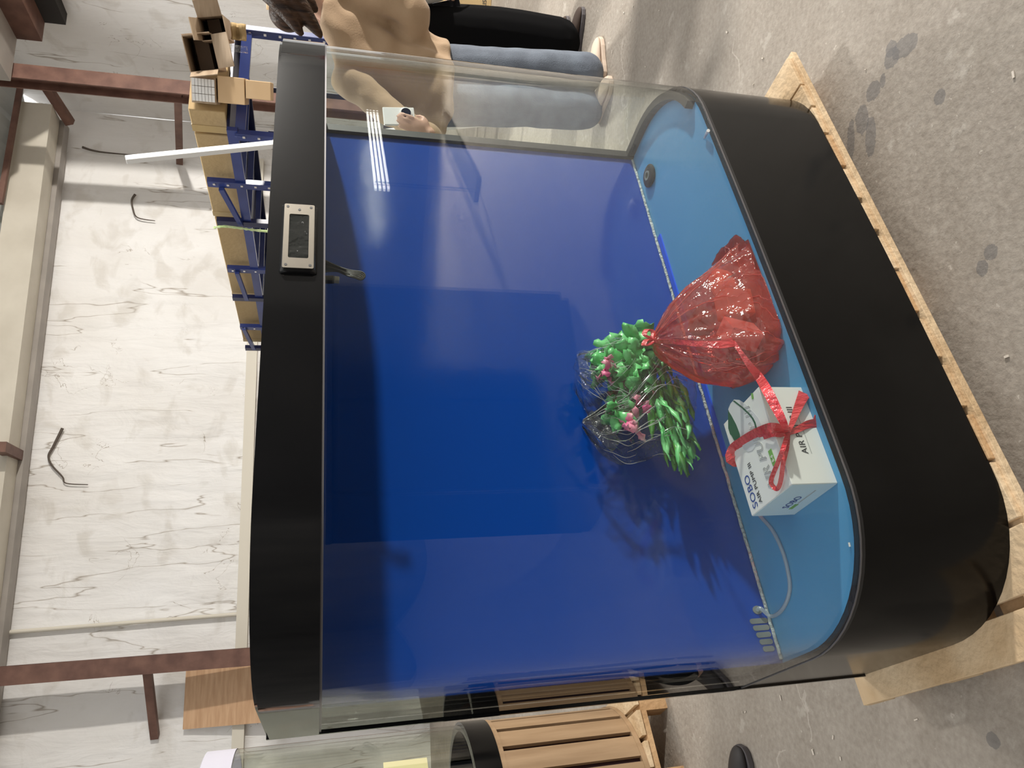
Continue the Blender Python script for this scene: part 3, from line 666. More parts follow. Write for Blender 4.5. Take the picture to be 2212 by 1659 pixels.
# ------------------------------------------------------------------ plastic plants in clear bags
def leaf(m, p, d, up, L, wd, wav=.3, seg=5):
    d = d.normalized(); s = d.cross(up).normalized(); u = s.cross(d); rs = []
    for k in range(seg+1):
        f = k/seg; w2 = wd*(sin(pi*min(.97, f*.9+.08)))**.8; c = p + d*(L*f) + u*(L*.25*sin(f*2.2)*wav)
        rip = u*(wd*.45*sin(f*11+p.x*300))
        rs.append((c-s*w2+rip, c+u*(wd*.35), c+s*w2-rip))
    vs = [q for r in rs for q in r]; fs = []
    for k in range(seg):
        for j in (0, 1): fs.append((3*k+j, 3*k+j+1, 3*k+j+4, 3*k+j+3))
    m.add(vs, fs)
rnd = random.Random(11)
def scatter(poly, n, nn, L, wd, m, axis=None):
    (xa, ya), (xb, yb) = poly
    for _ in range(n):
        f = rnd.random(); s = rnd.uniform(-1, 1); x = xa+(xb-xa)*f; y = ya+(yb-ya)*f; px_, py_ = -(yb-ya), (xb-xa); q = math.hypot(px_, py_)
        wdt = 38*sin(pi*(f*.75+.2)); p = onn(x+px_/q*s*wdt, y+py_/q*s*wdt, nn+rnd.uniform(-.035, .03))
        d = Vector((rnd.uniform(-1, 1), rnd.uniform(-1, .3), rnd.uniform(-.7, 1)))
        if axis: d = axis+d*.35
        up = Vector((rnd.uniform(-1, 1), -1.2, rnd.uniform(-.5, 1)))
        leaf(m, p, d, up, L*rnd.uniform(.6, 1.2), wd*rnd.uniform(.7, 1.2), rnd.uniform(-.8, 1.2))
def bunch(name, label, spec, bag, cn, seed, tab):
    (x0, y0), (x1, y1), (x2, y2) = tab
    t = thing(name, label, 'plastic plant', tnz(.80, 1.36, ZG+.03))
    for pname, poly, n, nn, L, wd, mm, axis in spec:
        m = MB(); scatter(poly, n, nn, L, wd, m, axis); o = m.build(pname, M[mm], t, smooth='all'); so = o.modifiers.new('s', 'SOLIDIFY'); so.thickness = .001
    film_body(rows_fine(bag, 2), cn, .45, 'clear_bag', M['clearbag'], t, wr=.026, seed=seed, dmax=.055, n=36, pleat=.007, smooth=False, ncrease=30, creasem=M['clearglint'], foldr=.0006)
    g = [[onn(x0+(x1-x0)*i/6+(x2-x0)*j/3, y0+(y1-y0)*i/6+(y2-y0)*j/3, cn-.035+.012*noise.noise(Vector((i*.9, j*1.1, seed)))) for i in range(7)] for j in range(4)]
    mt = MB(); mt.add([v for r_ in g for v in r_], [(j*7+i, j*7+i+1, j*7+i+8, j*7+i+7) for j in range(3) for i in range(6)]); o = mt.build('sealed_edge', M['bagedge'], t); so = o.modifiers.new('s', 'SOLIDIFY'); so.thickness = .0006
    return t
dn = lambda a, b: (onn(*b, 1.38)-onn(*a, 1.38)).normalized()
bunch('plastic_plant_bunch', 'leafy green and pink plastic plants in the clear bag, spilling left of the red knot',
    [('leaves', ((1402, 735), (1300, 800)), 75, 1.375, .050, .021, 'leaf', None), ('leaves', ((1400, 770), (1330, 900)), 50, 1.385, .048, .019, 'leaf', None),
     ('dark_leaves', ((1400, 780), (1330, 900)), 55, 1.395, .04, .012, 'leafb', None), ('flowers', ((1345, 780), (1300, 815)), 9, 1.345, .030, .013, 'pink', None), ('pink_flowers', ((1385, 870), (1335, 935)), 12, 1.345, .030, .013, 'pink', None)],
    [(1246, 838, 765), (1262, 870, 764), (1285, 905, 758), (1310, 925, 745), (1340, 935, 735), (1370, 910, 730), (1395, 800, 730), (1408, 750, 732)], 1.385, 21, ((1246, 765), (1258, 842), (1290, 758)))
bunch('plastic_grass_bunch', 'long dark and light green plastic grass in a clear bag below the leafy bunch',
    [('leaves', ((1420, 760), (1462, 965)), 60, 1.375, .085, .0075, 'leafd', dn((1410, 750), (1465, 960))), ('leaves', ((1440, 850), (1468, 970)), 34, 1.36, .075, .008, 'leaf', dn((1440, 850), (1470, 980)))],
    [(1258, 922, 908), (1300, 972, 880), (1345, 995, 850), (1385, 990, 800), (1420, 985, 755), (1455, 985, 758), (1478, 980, 785), (1490, 930, 815)], 1.37, 5, ((1257, 912), (1322, 978), (1278, 885)))
# ------------------------------------------------------------------ blue shelf rack along the wall, cartons on it
RP = Vector((1.56, 6.39, 0)); RQ = Vector((.39, 9.47, 0)); RL = (RQ-RP).normalized(); RB = Vector((-RL.y, RL.x, 0))
if RB.x < 0: RB = -RB                                     # into the rack, away from the camera
RB = Vector((RL.y, -RL.x, 0)); 
def rk(x, y, off=0.): return onpl(x, y, RP+RB*off, RB)
rack = thing('shelf_rack', 'long blue bolted steel shelf rack behind the aquarium, running off toward the wall', 'rack', rk(600, 487)*Vector((1, 1, 0)) if False else Vector((rk(560, 487).x, rk(560, 487).y, 0)))
RAX = (RL, RB, ZV)
posts = [(75, 505, 1), (300, 505, 1), (405, 450, 1), (487, 470, 0), (587, 492, 1), (648, 503, 0), (710, 519, 1), (755, 530, 0)]
pp = []
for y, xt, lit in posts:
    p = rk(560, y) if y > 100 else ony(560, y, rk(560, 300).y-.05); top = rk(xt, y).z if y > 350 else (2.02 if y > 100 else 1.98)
    b = Vector((p.x, p.y, 0)); pp.append(b); mm = M['rack'] if lit else M['rackshade']
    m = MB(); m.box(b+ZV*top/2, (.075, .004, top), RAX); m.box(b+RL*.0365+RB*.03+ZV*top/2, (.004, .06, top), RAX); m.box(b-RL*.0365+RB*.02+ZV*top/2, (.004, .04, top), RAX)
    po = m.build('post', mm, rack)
    if lit:
        z = top-.05
        while z > top-.75:
            MB().box(b-RB*.006+ZV*z-RL*.012, (.022, .010, .018), RAX).build('bolt', M['bolt'], po); z -= .105
    q = b+RB*1.0
    if y in (300, 405, 487, 587, 648):
        m = MB(); m.box(q+ZV*.95, (.06, .004, 1.9), RAX); m.box(q+RL*.03+RB*.02+ZV*.95, (.004, .04, 1.9), RAX); m.build('rear_post', M['rackshade'], rack)
zs = 2.09
a_, b_ = pp[1]-RL*.05, pp[-1]
Lr = (b_-a_).length; mid = (a_+b_)/2
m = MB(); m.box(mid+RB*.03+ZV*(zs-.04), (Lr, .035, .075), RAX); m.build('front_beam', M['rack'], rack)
m = MB(); m.box(mid+RB*1.0+ZV*(zs-.04), (Lr, .035, .075), RAX); m.build('rear_beam', M['rackshade'], rack)
m = MB(); m.box(mid+RB*.52+ZV*(zs-.012), (Lr, .94, .02), RAX); m.build('shelf_panel', M['rackshade'], rack)
m = MB(); m.box(mid+RB*.52+ZV*.85, (Lr, .94, .03), RAX); m.build('shelf_panel', M['rackshade'], rack)
for k in (2, 3, 4, 5, 6): 
    m = MB(); m.box(pp[k]+RB*.5+ZV*(zs-.05), (.03, .95, .05), RAX); m.build('cross_beam', M['rack'], rack)
MB().bar(pp[0]+ZV*1.95, pp[1]+ZV*2.0, .035, .07).build('front_beam', M['rack'], rack)
for (x0, y0, x1, y1) in ((478, 408, 521, 486), (512, 589, 533, 647), (527, 711, 549, 754)):
    MB().bar(rk(x0, y0, -.02), rk(x1, y1, -.02), .03, .04).build('brace', M['rack'], rack)
sp = smoothpath([rk(461, 492, -.06), rk(485, 489, -.06), rk(520, 493, -.06), rk(550, 497, -.06), rk(590, 501, -.06)], 5)
o = MB().tube(sp, [.006+.007*abs(sin(i*1.7)) for i in range(len(sp))], 7).build('green_strap', M['strap'], None, smooth=True, origin=sp[-1]); tag(o, 'frayed green strap hanging on a post of the blue rack', 'strap')
# long cartons lying on the top shelf
def on_shelf(y, off, z): p = rk(500, y, off); return Vector((p.x, p.y, z))
seams = [(243, 292), (294, 470), (472, 640), (642, 738)]
tops = [2.34, 2.335, 2.33, 2.325]
for k, ((ya, yb), zt, lb) in enumerate(zip(seams, tops, ('long tan carton on the rack top beside the stacked pale carton ends', 'long tan carton on the rack top behind the white pole', 'long tan carton on the rack top near the green strap', 'long tan carton at the far left end of the rack top'))):
    a, b = on_shelf(ya, .10, zs), on_shelf(yb, .10, zs); L = (b-a).length
    t = thing('long_carton', lb, 'carton', (a+b)/2, 0, 'long cartons on the blue rack')
    MB().box((a+b)/2+RB*.25+ZV*(zt-zs)/2, (L-.01, .5, zt-zs-.002), RAX).build('carton', M['card'], t, bevel=.006)
    MB().box((a+b)/2+RB*.25+RL*(L/2-.05)+ZV*(zt-zs)/2, (.07, .504, zt-zs+.002), RAX).build('tape_band', M['tape'], t)
# stack of small cartons with their ends toward the viewer
end0 = Vector((rk(500, 196, .1).x, rk(500, 196, .1).y, 0)); 
EV = Vector((-end0.x, -end0.y, 0)).normalized(); ES = Vector((-EV.y, EV.x, 0)); EAX = (ES, EV, ZV)
def endpt(x, y): return onpl(x, y, end0, EV)
def endbox(name, x0, x1, y0, y1, m, label, depth=.32, grp=None):
    p, q = endpt(x0, y0), endpt(x1, y1); c = (p+q)/2; w_ = abs((p-q).dot(ES)); h_ = abs(p.z-q.z)
    t = thing(name, label, 'carton', c-ZV*h_/2-EV*depth/2, 0, grp)
    o = MB().box(c-EV*depth/2, (w_, depth, h_), EAX).build('carton', m, t, bevel=.004); return t, c, w_, h_
t, c, w_, h_ = endbox('carton', 530, 585, 172, 218, M['cardpale'], 'lowest of the three small cartons stacked at the near rack end')
t, c2, w2, h2 = endbox('carton', 469, 529, 163, 227, M['cardpale'], 'middle pale carton of three stacked at the near rack end')
t, c3, w3, h3 = endbox('carton', 411, 468, 163, 226, M['carddark'], 'opened top carton packed with white boxes at the near rack end')
for i in range(7):
    for j in range(3):
        p = c3 + ES*((j-1)*w3*.29) + ZV*((i-3)*h3*.13) + EV*.008
        MB().box(p, (w3*.27, .02, h3*.115), EAX).build('white_box_end', M['white'], t)
# torn open cartons on the near end of the shelf
def torn(name, px0, px1, label, m, rot, fl):
    (x0, y0), (x1, y1) = px0, px1; p, q = endpt(x0, y0), endpt(x1, y1); c = (p+q)/2-EV*.15; w_ = abs((p-q).dot(ES)); h_ = abs(p.z-q.z)
    R = Matrix.Rotation(rot, 3, EV); ax = [R @ v for v in (ES, EV, ZV)]
    t = thing(name, label, 'carton', c-ZV*h_/2); m1 = MB(); th = .006
    for s in (-1, 1):
        m1.box(c+ax[0]*s*w_/2, (th, .4, h_), ax); m1.box(c+ax[2]*s*h_/2, (w_, .4, th), ax)
    m1.box(c-ax[1]*.2, (w_, th, h_), ax); m1.build('carton', m, t)
    for (a, u, L, ang) in fl:                              # torn flaps at the open front
        base = c+ax[1]*.2+ax[a]*(u*(w_ if a == 0 else h_)/2); d = (ax[1]*cos(ang)+ax[a]*u*sin(ang)).normalized(); s = ax[2] if a == 0 else ax[0]; ln = (h_ if a == 0 else w_)
        MB().box(base+d*L/2, (L, ln*.95, th), (d, s, d.cross(s))).build('flap', M['carddark'], t)
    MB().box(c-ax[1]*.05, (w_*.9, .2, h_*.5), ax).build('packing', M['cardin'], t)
torn('torn_carton', (406, 150), (466, 80), 'torn open brown carton with bent flaps on the near rack top', M['carddark'], .2, ((0, 1, .05, .1), (2, -1, .14, .9), (0, -1, .12, .3)))
torn('torn_carton', (434, 84), (488, 40), 'smaller torn carton behind the bent flaps, farthest right on the rack', M['carddark'], .2, ((2, 1, .1, .4), (0, 1, .12, .9)))
p, q = endpt(498, 48), endpt(532, 88)
o = MB(); g = [[(p+(Vector((q.x, q.y, p.z))-p)*(i/8)) + ZV*((q.z-p.z)*j/8) + EV*(.02*sin(j*1.3)+.02*sin(i*.8)) for i in range(9)] for j in range(9)]
o.add([v for r_ in g for v in r_], [(j*9+i, j*9+i+1, j*9+i+10, j*9+i+9) for j in range(8) for i in range(8)])
o = o.build('cardboard_flap', M['card'], None, smooth=True, origin=(p+q)/2); so = o.modifiers.new('s', 'SOLIDIFY'); so.thickness = .006; tag(o, 'loose curled piece of olive brown cardboard hung off the rack end', 'cardboard')
p, q = endpt(478, 102), endpt(535, 108)
o = MB().ribbon(smoothpath([p, p*.5+q*.5+EV*.02, q], 5), [ES*.022]*11).build('plastic_wrap', M['clearbag'], None, smooth='all', origin=p); tag(o, 'strip of clear plastic wrap dangling from the torn carton', 'plastic wrap')

# leaning white pole behind the aquarium
PN = Vector((0, 1, .12)).normalized(); p0 = (0, 5.0, 1.5)
a, b = onpl(272, 345, p0, PN), onpl(590, 312, p0, PN); d = (b-a).normalized(); foot = b+d*((.012-b.z)/d.z)
o = MB().bar(a, foot, .038, .038).build('white_pole', M['white'], None, bevel=.003, origin=foot); tag(o, 'long white plastic pole leaning in front of the blue rack', 'pole')
# plywood sheet leaning on the wall
a, b = wallpix(405, 1442, -.08), wallpix(392, 1576, -.08); zt = (a.z+b.z)/2; da, db = (a-WA).dot(WD), (b-WA).dot(WD)
o = MB().rings([[wallpt(da, 0, -.40), wallpt(db, 0, -.40), wallpt(db, zt, -.09), wallpt(da, zt, -.09)], [wallpt(da, 0, -.38), wallpt(db, 0, -.38), wallpt(db, zt, -.07), wallpt(da, zt, -.07)]]).build('plywood_sheet', M['ply'], None, origin=wallpt((da+db)/2, 0, -.39)); tag(o, 'tall tan plywood sheet leaning on the white wall at left', 'plywood')

# ------------------------------------------------------------------ round aquarium in its slatted crate, at the left edge
CC = Vector((-1.81, 2.94, 0)); R = .40
rt = thing('round_aquarium', 'round clear aquarium on a black ring and slatted wooden drum, at the left edge', 'aquarium', CC+ZV*.14)
m = MB(); ns = 22
for k in range(ns):
    a0 = 2*pi*k/ns; a1 = a0+2*pi/ns*.80
    m.rings([[CC+Vector((cos(a)*rr, sin(a)*rr, z)) for a in [a0+(a1-a0)*j/4 for j in range(5)] for rr in ()] or [CC+Vector((cos(a)*R, sin(a)*R, z)) for a in [a0+(a1-a0)*j/4 for j in range(5)]]+[CC+Vector((cos(a)*(R-.016), sin(a)*(R-.016), z)) for a in [a1-(a1-a0)*j/4 for j in range(5)]] for z in (.155, .712)])
m.build('slats', M['crate'], rt)
MB().lathe([(R-.02, .14), (R-.02, .72), (R-.026, .72), (R-.026, .14)], CC, 64).build('drum', mat('maroon_drum', (.045, .015, .018), .5), rt, smooth=True)
MB().lathe([(R+.004, .14), (R+.004, .16), (R-.03, .16), (R-.03, .14)], CC, 64).build('bottom_hoop', M['crate'], rt, smooth=True)
MB().lathe([(R+.003, .702), (R+.003, .722), (R-.03, .722), (R-.03, .702)], CC, 64).build('top_hoop', M['crate'], rt, smooth=True)
MB().lathe([(R+.006, .722), (R+.006, .825), (R-.03, .825), (R-.03, .722)], CC, 64).build('black_ring', M['cab'], rt, smooth=True)
MB().lathe([(R-.006, .825), (R-.006, 1.71), (R-.02, 1.71), (R-.02, .825)], CC, 64, cap=False).build('glass_wall', M['pane'], rt, smooth=True)
m = MB(); m.lathe([(R-.004, 1.712), (R-.004, 1.82), (R-.014, 1.825), (R-.014, 1.712)], CC, 64, cap=False); m.build('lid_band', M['lavender'], rt, smooth=True)
m = MB(); a0 = radians(-46); 
m.rings([[CC+Vector((cos(a)*r_, sin(a)*r_, z)) for a, z in ((-.62, 1.00), (-.62, 1.165), (-.30, 1.165), (-.30, 1.00))] for r_ in (R-.005, R-.0035)]); m.build('yellow_sheet', mat('pale_yellow_sheet', (.62, .58, .32), .6), rt)
p2 = thing('wooden_pallet', 'pine pallet under the round aquarium at the left edge', 'pallet', CC, radians(40))
PA = (Vector((cos(radians(40)), sin(radians(40)), 0)), Vector((-sin(radians(40)), cos(radians(40)), 0)), ZV)
for k in range(7): MB().box(CC+PA[0]*((k-3)*.118)+ZV*.13, (.098, .80, .018), PA).build('deck_board', M['wood'], p2, bevel=.0015)
for k in (-1, 0, 1): MB().box(CC+PA[1]*(k*.355)+ZV*.107, (.80, .09, .022), PA).build('stringer_board', M['wood2'], p2)
for k in (-1, 0, 1):
    for j in (-1, 0, 1): MB().box(CC+PA[1]*(k*.355)+PA[0]*(j*.34)+ZV*.048, (.12, .09, .096), PA).build('block', M['wood2'], p2)

# ------------------------------------------------------------------ far right: timber crate and a carton on the floor
CF = Vector((3.30, 6.85, 0)); tf = thing('timber_crate', 'upright pale timber crate frame at the far right behind the woman', 'crate', CF)
FX = Vector((.89, -.45, 0)); FY = Vector((.45, .89, 0)); FA = (FX, FY, ZV)
for k in range(5): MB().box(CF+FX*(k*.165)+ZV*.95, (.05, .05, 1.9-.03*(k % 2)), FA).build('upright', M['wood'], tf, bevel=.003)
for k in range(5): MB().box(CF+FX*(k*.165+.06)+FY*.03+ZV*.90, (.075, .04, 1.75-.1*(k % 2)), FA).build('plank', M['wood2'], tf, bevel=.003)
for z in (.1, 1.0, 1.6): MB().box(CF+FX*.33+FY*.075+ZV*z, (.85, .04, .09), FA).build('crossbar', M['wood2'], tf)
bc = Vector((3.52, 6.45, 0)); tb = thing('floor_carton', 'brown printed carton standing on the floor at the far right edge', 'carton', bc)
MB().box(bc+ZV*.20, (.62, .42, .40), (Vector((.96, -.28, 0)), Vector((.28, .96, 0)), ZV)).build('carton', M['card'], tb, bevel=.005)
fr = bc-Vector((.28, .96, 0))*.211
for i, (s_, sz) in enumerate((('MFRIS', .05), ('FE', .05), ('HO', .05), ('T', .05))):
    text(s_, sz, M['ink'], tb, fr+Vector((.96, -.28, 0))*(-.27)+ZV*(.045+.055*i), (.96, -.28, 0), ZV, lift=.002)

# ------------------------------------------------------------------ people
def limb(m, pts, rad, n=14, sub=5, flat=None):
    P_ = smoothpath(pts, sub); rr = []
    for i in range(len(rad)-1):
        for j in range(sub): rr.append(rad[i]+(rad[i+1]-rad[i])*(j/sub))
    rr.append(rad[-1]); m.tube(P_, rr, n); m.ell(P_[0], (rr[0],)*3, n=10, m=8); m.ell(P_[-1], (rr[-1],)*3, n=10, m=8)
FOLD = bpy.data.textures.new('folds', 'CLOUDS'); FOLD.noise_scale = .16; FOLD.noise_depth = 1
def folds(o, st):
    d = o.modifiers.new('folds', 'DISPLACE'); d.texture = FOLD; d.strength = st; d.mid_level = .5; d.texture_coords = 'GLOBAL'
    s_ = o.modifiers.new('soft', 'SMOOTH'); s_.iterations = 2; s_.factor = .5
def remesh(o, vox=.012, it=4, fac=.5):
    r = o.modifiers.new('weld', 'REMESH'); r.mode = 'VOXEL'; r.voxel_size = vox; r.use_smooth_shade = True
    s = o.modifiers.new('relax', 'SMOOTH'); s.iterations = it; s.factor = fac
def garment(m, rows, n=28, folds=.008, seed=0):
    """rows: centre, half-width vector, half-depth vector"""
    rs = []
    for k, (c, a, b) in enumerate(rows):
        c, a, b = Vector(c), Vector(a), Vector(b); f = k/(len(rows)-1)
        rs.append([c+a*cos(t)+b*sin(t)+(a.normalized()*cos(t)+b.normalized()*sin(t))*folds*f*noise.noise(Vector((cos(t)*3+seed, sin(t)*3, f*1.5))) for t in [2*pi*i/n for i in range(n)]])
    m.rings(rs)
def shoe(p, heel, d, L, m_up, m_sole, w=.105, nm='shoe'):
    heel, d = Vector(heel), Vector(d).normalized(); s = Vector((-d.y, d.x, 0)); rs = []; so = []
    prof = [(0, .55, .070), (.06, .80, .088), (.2, .86, .095), (.34, .84, .085), (.5, .90, .066), (.68, 1.0, .056), (.84, .93, .048), (.95, .68, .038), (1, .32, .028)]
    for f, wf, h in prof:
        c = heel+d*(L*f); hw = w/2*wf
        rs.append([c+s*(hw*a)+ZV*(.018+(h-.018)*b) for a, b in ((-1, 0), (-1, .45), (-.82, .78), (-.4, .97), (0, 1), (.4, .97), (.82, .78), (1, .45), (1, 0))])
        so.append([c+s*(hw*1.10*a)+ZV*z for a, z in ((-1, .001), (-1, .022), (1, .022), (1, .001))])
    o = MB().rings(rs).build(nm, m_up, p, smooth=True, sub=1); MB().rings(so).build('sole', m_sole, o, bevel=.004); return o
def hand(m, wr, d, palm_n, s=1., curl=.5):
    """palm plus five separate fingers; d = pointing direction, palm_n = the way the palm faces"""
    wr, d = Vector(wr), Vector(d).normalized(); pn = Vector(palm_n).normalized(); sd = d.cross(pn).normalized(); pn = sd.cross(d)
    m.ell(wr+d*.045*s, (.040*s, .050*s, .016*s), (sd, d, pn), 14, 10)
    for k, (o, L) in enumerate(((-.030, .070), (-.010, .080), (.011, .076), (.030, .060))):
        a = wr+sd*(o*s)+d*(.085*s); b = a+(d*cos(curl*.6)+pn*sin(curl*.6))*(L*.5*s); c = b+(d*cos(curl*1.6)+pn*sin(curl*1.6))*(L*.5*s)
        limb(m, [a-d*.03*s, a, b, c], [.0095*s, .009*s, .0082*s, .0068*s], 8, 3)
    a = wr+sd*(-.034*s)+d*.025*s; limb(m, [a, a+(-sd*.6+d*.7+pn*.4).normalized()*.035*s, a+(-sd*.3+d*.8+pn*.6).normalized()*.062*s], [.012*s, .0105*s, .008*s], 8, 3)
def head(p, body, c, face, s=1.):
    """skull, jaw, nose and ears into the body; eyes and mouth as parts"""
    c, f = Vector(c), Vector(face).normalized(); sd = Vector((-f.y, f.x, 0)).normalized(); u = f.cross(sd)*-1
    if u.z < 0: u = -u
    ax = (sd, f, u)
    body.ell(c, (.075*s, .092*s, .105*s), ax, 18, 14); body.ell(c+f*.022*s-u*.065*s, (.052*s, .062*s, .055*s), ax)
    body.ell(c+f*.098*s-u*.018*s, (.013*s, .018*s, .024*s), ax, 10, 8)
    for q in (-1, 1): body.ell(c+sd*(.078*s*q)-u*.012*s, (.010*s, .020*s, .032*s), ax, 10, 8)
    return ax
def face_parts(p, c, ax, s=1.):
    c = Vector(c); sd, f, u = ax
    for q in (-1, 1): MB().ell(c+sd*(.031*s*q)+f*.080*s+u*.006*s, (.012*s, .009*s, .007*s), ax, 10, 8).build('eye', M['lens'], p, smooth=True)
    MB().ell(c+f*.080*s-u*.060*s, (.022*s, .008*s, .007*s), ax, 10, 8).build('mouth', mat('lips', (.45, .16, .14), .5), p, smooth=True)
def person_root(mb, label, org, vox=.011):
    o = mb.build('person', M['skin'], None, smooth='all', origin=org); remesh(o, vox, 3); return tag(o, label, 'person')

# woman in the beige coat, at the far right end of the tank, holding up a phone
sh = Vector((1.60, 3.52, 1.34)); hp_ = Vector((1.46, 3.62, .86)); hd = ony(570, -78, 3.30)
b = MB(); ax = head(None, b, hd, (-.75, -.55, -.35))
limb(b, [hd-ZV*.07+Vector((0, .04, 0)), Vector((1.645, 3.50, 1.33))], [.048, .05])
limb(b, [hp_, hp_*.5+sh*.5, sh-ZV*.05], [.10, .095, .09])
for fx, fy, q in ((1.42, 3.62, -1), (1.60, 3.60, 1)): limb(b, [hp_+Vector((.085*q, 0, -.02)), Vector((fx*.5+(hp_.x+.085*q)*.5, 3.60, .47)), Vector((fx, fy, .07))], [.085, .058, .036])
WRP = ony(928, 288, 3.20)
ra = [Vector((1.40, 3.50, 1.30)), Vector((1.24, 3.42, 1.10)), WRP]
la = [Vector((1.80, 3.46, 1.31)), Vector((1.72, 3.42, 1.04)), Vector((1.60, 3.58, .99))]
limb(b, ra, [.048, .040, .026]); limb(b, la, [.048, .040, .026])
hand(b, WRP, ony(868, 258, 3.165)-WRP, (.15, 1, .1), .95, .25); hand(b, la[2], (-.75, .3, -.3), (0, 1, 0), .9, .9)
wo = person_root(b, 'woman in a beige coat and grey jeans beyond the aquarium, holding a white phone', Vector((1.52, 3.6, 0)), .008)
face_parts(wo, hd, ax)
c = MB(); X, Y_ = Vector((1, 0, 0)), Vector((0, 1, 0))
garment(c, [((1.66, 3.45, 1.405), X*.07, Y_*.06), ((1.62, 3.49, 1.36), X*.185, Y_*.10), ((1.58, 3.54, 1.26), X*.215, Y_*.135), ((1.53, 3.58, 1.08), X*.225, Y_*.15), ((1.47, 3.60, .92), X*.245, Y_*.165), ((1.43, 3.61, .82), X*.262, Y_*.175)], folds=.05, seed=2)
limb(c, [ra[0], ra[1]+Vector((-.01, 0, 0)), ra[2]+Vector((.01, .06, 0))], [.078, .070, .058]); limb(c, [la[0]+Vector((-.02, 0, 0)), la[1], la[2]+ZV*.02], [.085, .085, .078])
co = c.build('coat', M['beige'], wo, smooth='all'); remesh(co, .012, 4); folds(co, .06)
c = MB()
for fx, fy, q in ((1.42, 3.62, -1), (1.60, 3.60, 1)): limb(c, [hp_+Vector((.085*q, 0, .02)), Vector((fx*.5+(hp_.x+.085*q)*.5, 3.60, .47)), Vector((fx, fy, .10))], [.115, .105, .10])
jn = c.build('jeans', M['jean'], wo, smooth='all'); remesh(jn, .012, 3); folds(jn, .018)
shoe(wo, (1.57, 3.585, 0), (.93, .28, 0), .25, M['shoebeige'], M['shoebeige']); shoe(wo, (1.40, 3.68, 0), (.5, -.8, 0), .25, M['shoebeige'], M['shoebeige'])
c = MB(); c.ell(hd+Vector((.03, .03, .025)), (.092, .105, .105), ax, 20, 14)
for (a0_, b0_, r0_) in ((ony(560, -45, 3.24), ony(650, 72, 3.22), .06), (ony(585, -45, 3.22), ony(692, 76, 3.24), .06), (ony(560, -70, 3.30), ony(668, 30, 3.30), .07), (ony(590, -60, 3.32), ony(680, 20, 3.32), .07), (ony(550, -50, 3.26), ony(625, 45, 3.26), .055)):
    limb(c, [a0_, (Vector(a0_)+Vector(b0_))/2+Vector((.015, -.01, 0)), b0_], [r0_, r0_*.8, r0_*.25])
hr = c.build('hair', M['hair'], wo, smooth='all'); remesh(hr, .009, 3)
# her phone
pc = ony(862, 252, 3.20); pd = thing('phone', 'white phone with one big round lens, held up by the woman in the beige coat', 'phone', pc)
pa = (Vector((.97, .22, .08)).normalized(), ) ; pu = (ZV+Vector((-.08, 0, 0))).normalized(); pa = pa[0]; pn = pa.cross(pu).normalized(); pu = pn.cross(pa)
if pn.y > 0: pn = -pn
PAX = (pa, pn, pu)
MB().box(pc, (.085, .010, .135), PAX).build('phone_body', M['phone'], pd, bevel=.004)
o = MB(); q = pc-pu*.030+pa*.013
o.rings([[q+pn*z+(pa*cos(2*pi*k/28)+pu*sin(2*pi*k/28))*r_ for k in range(28)] for r_, z in ((.027, .004), (.027, .010), (.023, .012))]); ln = o.build('lens_ring', M['phone'], pd, smooth=True)
MB().rings([[q+pn*z+(pa*cos(2*pi*k/28)+pu*sin(2*pi*k/28))*.021 for k in range(28)] for z in (.0121, .0135)]).build('lens', M['lens'], ln, smooth=True)

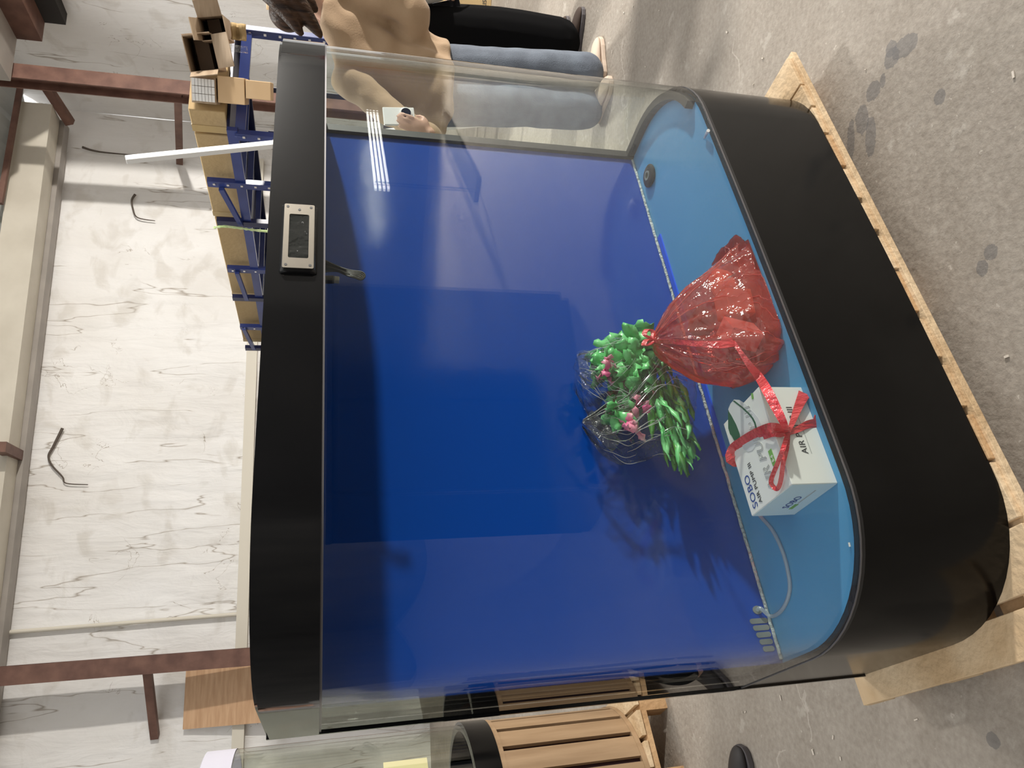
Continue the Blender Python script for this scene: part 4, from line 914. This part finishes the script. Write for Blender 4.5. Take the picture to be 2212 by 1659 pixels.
# person in black trousers and light grey jacket, behind her
def walker(label, ctr, fwd, top, legs, shoes, legr=.115, hem=.06, fx=(0, 0), jac=(1.42, .92), jw=.24, armL=None, armR=None, hair=True, hs=1.0):
    ctr, f = Vector((*ctr, 0)), Vector((*fwd, 0)).normalized(); s = Vector((-f.y, f.x, 0)); k = hs
    def P(fx, sx, z): return ctr+f*fx+s*sx+ZV*z
    b = MB(); hc = P(.02, 0, 1.56*k); ax = head(None, b, hc, f)
    limb(b, [hc-ZV*.07, P(-.01, 0, 1.40*k)], [.052, .058]); limb(b, [P(0, 0, .90*k), P(0, 0, 1.12*k), P(0, 0, 1.34*k)], [.105, .10, .095])
    limb(b, [P(0, -.16, 1.36*k), P(0, .16, 1.36*k)], [.055, .055])
    feet = (P(fx[0], -.11, .07), P(fx[1], .11, .07))
    for q, ft in zip((-1, 1), feet): limb(b, [P(0, .085*q, .88*k), P(.01, .10*q, .48*k), ft], [.088, .06, .038])
    aL = armL(P) if armL else [P(0, .20, 1.36*k), P(-.02, .25, 1.08*k), P(.04, .25, .84*k)]
    aR = armR(P) if armR else [P(0, -.20, 1.36*k), P(-.02, -.25, 1.08*k), P(.04, -.25, .84*k)]
    for a in (aL, aR):
        limb(b, a, [.048, .040, .026]); hand(b, a[2], a[2]-a[1], -s if a is aL else s, .95, .6)
    o = person_root(b, label, ctr); face_parts(o, hc, ax)
    c = MB(); zt, zb = jac
    garment(c, [(P(0, 0, zt), s*.075, f*.07), (P(0, 0, zt-.05), s*.19, f*.10), (P(0, 0, zt-.16), s*.215, f*.13), (P(0, 0, zb+.15), s*jw*.92, f*.15), (P(0, 0, zb), s*jw, f*.16)], folds=.03, seed=len(label))
    for a in (aL, aR): limb(c, [a[0]*.85+P(0, 0, a[0].z)*.15, a[1], a[1]*.08+a[2]*.92], [.078, .066, .056])
    j = c.build('jacket', M[top], o, smooth='all'); remesh(j, .013, 4)
    c = MB()
    for q, ft in zip((-1, 1), feet): limb(c, [P(0, .085*q, .90*k), P(.01, .10*q, .48*k), Vector((ft.x, ft.y, hem+legr*.6))], [.118, legr, legr])
    j = c.build('trousers', M[legs], o, smooth='all'); remesh(j, .013, 3)
    for ft, q in zip(feet, (-1, 1)): shoe(o, ft-f*.07*1-ZV*ft.z, f+s*.12*q, .265, M[shoes], M['sole'])
    c = MB(); c.ell(hc-f*.02+ZV*.03, (.088, .10, .10), ax, 18, 14); h_ = c.build('hair', M['hair'], o, smooth='all'); remesh(h_, .01, 3)
    return o, P
pb, P = walker('person in wide black trousers and light grey jacket, behind the woman in beige', (1.96, 4.10), (.9, -.25), 'greycloth', 'blackcloth', 'shoebrown', legr=.135, hem=.05, jac=(1.42, .97), jw=.19,
    armL=lambda P: [P(0, .16, 1.34), P(.06, .20, 1.08), P(.13, .19, .84)], armR=lambda P: [P(0, -.19, 1.34), P(.10, -.20, 1.07), P(.17, -.19, .80)])
ph = ony(966, 18, 3.92); t2 = thing('phone', 'dark phone in the hand of the person in black trousers', 'phone', ph)
MB().box(ph, (.075, .012, .15), (Vector((.9, -.2, .3)).normalized(), Vector((.2, .97, 0)), Vector((-.3, .06, .95)).normalized())).build('phone_body', M['lens'], t2, bevel=.004)
# standing at the left, only the tip of a black shoe reaches into view
sp_ = onz(1612, 1630, 0)
walker('person at the left edge, only a black shoe tip showing on the concrete', (sp_.x-.46, sp_.y-.15), (1, .04), 'greycloth', 'blackcloth', 'shoeblack', legr=.075, hem=.10, fx=(-.10, .30))
# bystander to the right, outside the frame: throws the shadow band and shows in the glass
walker('bystander in a dark red jacket to the right of the aquarium', (4.1, 2.42), (-1, -.1), 'redcloth', 'blackcloth', 'shoeblack', legr=.10)

# chips of wood strewn over the concrete
rnd = random.Random(5); m = MB()
for _ in range(260):
    x, y = rnd.uniform(-1.3, 2.4), rnd.uniform(.7, 4.6); a = rnd.uniform(0, pi); L = rnd.uniform(.004, .016)
    q = Vector((x, y, .0025)).dot(TV), Vector((x, y, 0)).dot(NV)
    if T0-.1 < q[0] < T1+.1 and N0-.05 < q[1] < 1.8: continue
    m.box((x, y, .0022), (L, L*rnd.uniform(.2, .5), .002), (Vector((cos(a), sin(a), 0)), Vector((-sin(a), cos(a), 0)), ZV))
tag(m.build('wood_chips', mat('pale_chip', (.66, .60, .52), .8)), 'pale wood chips strewn over the concrete floor', 'wood chips', kind='stuff')
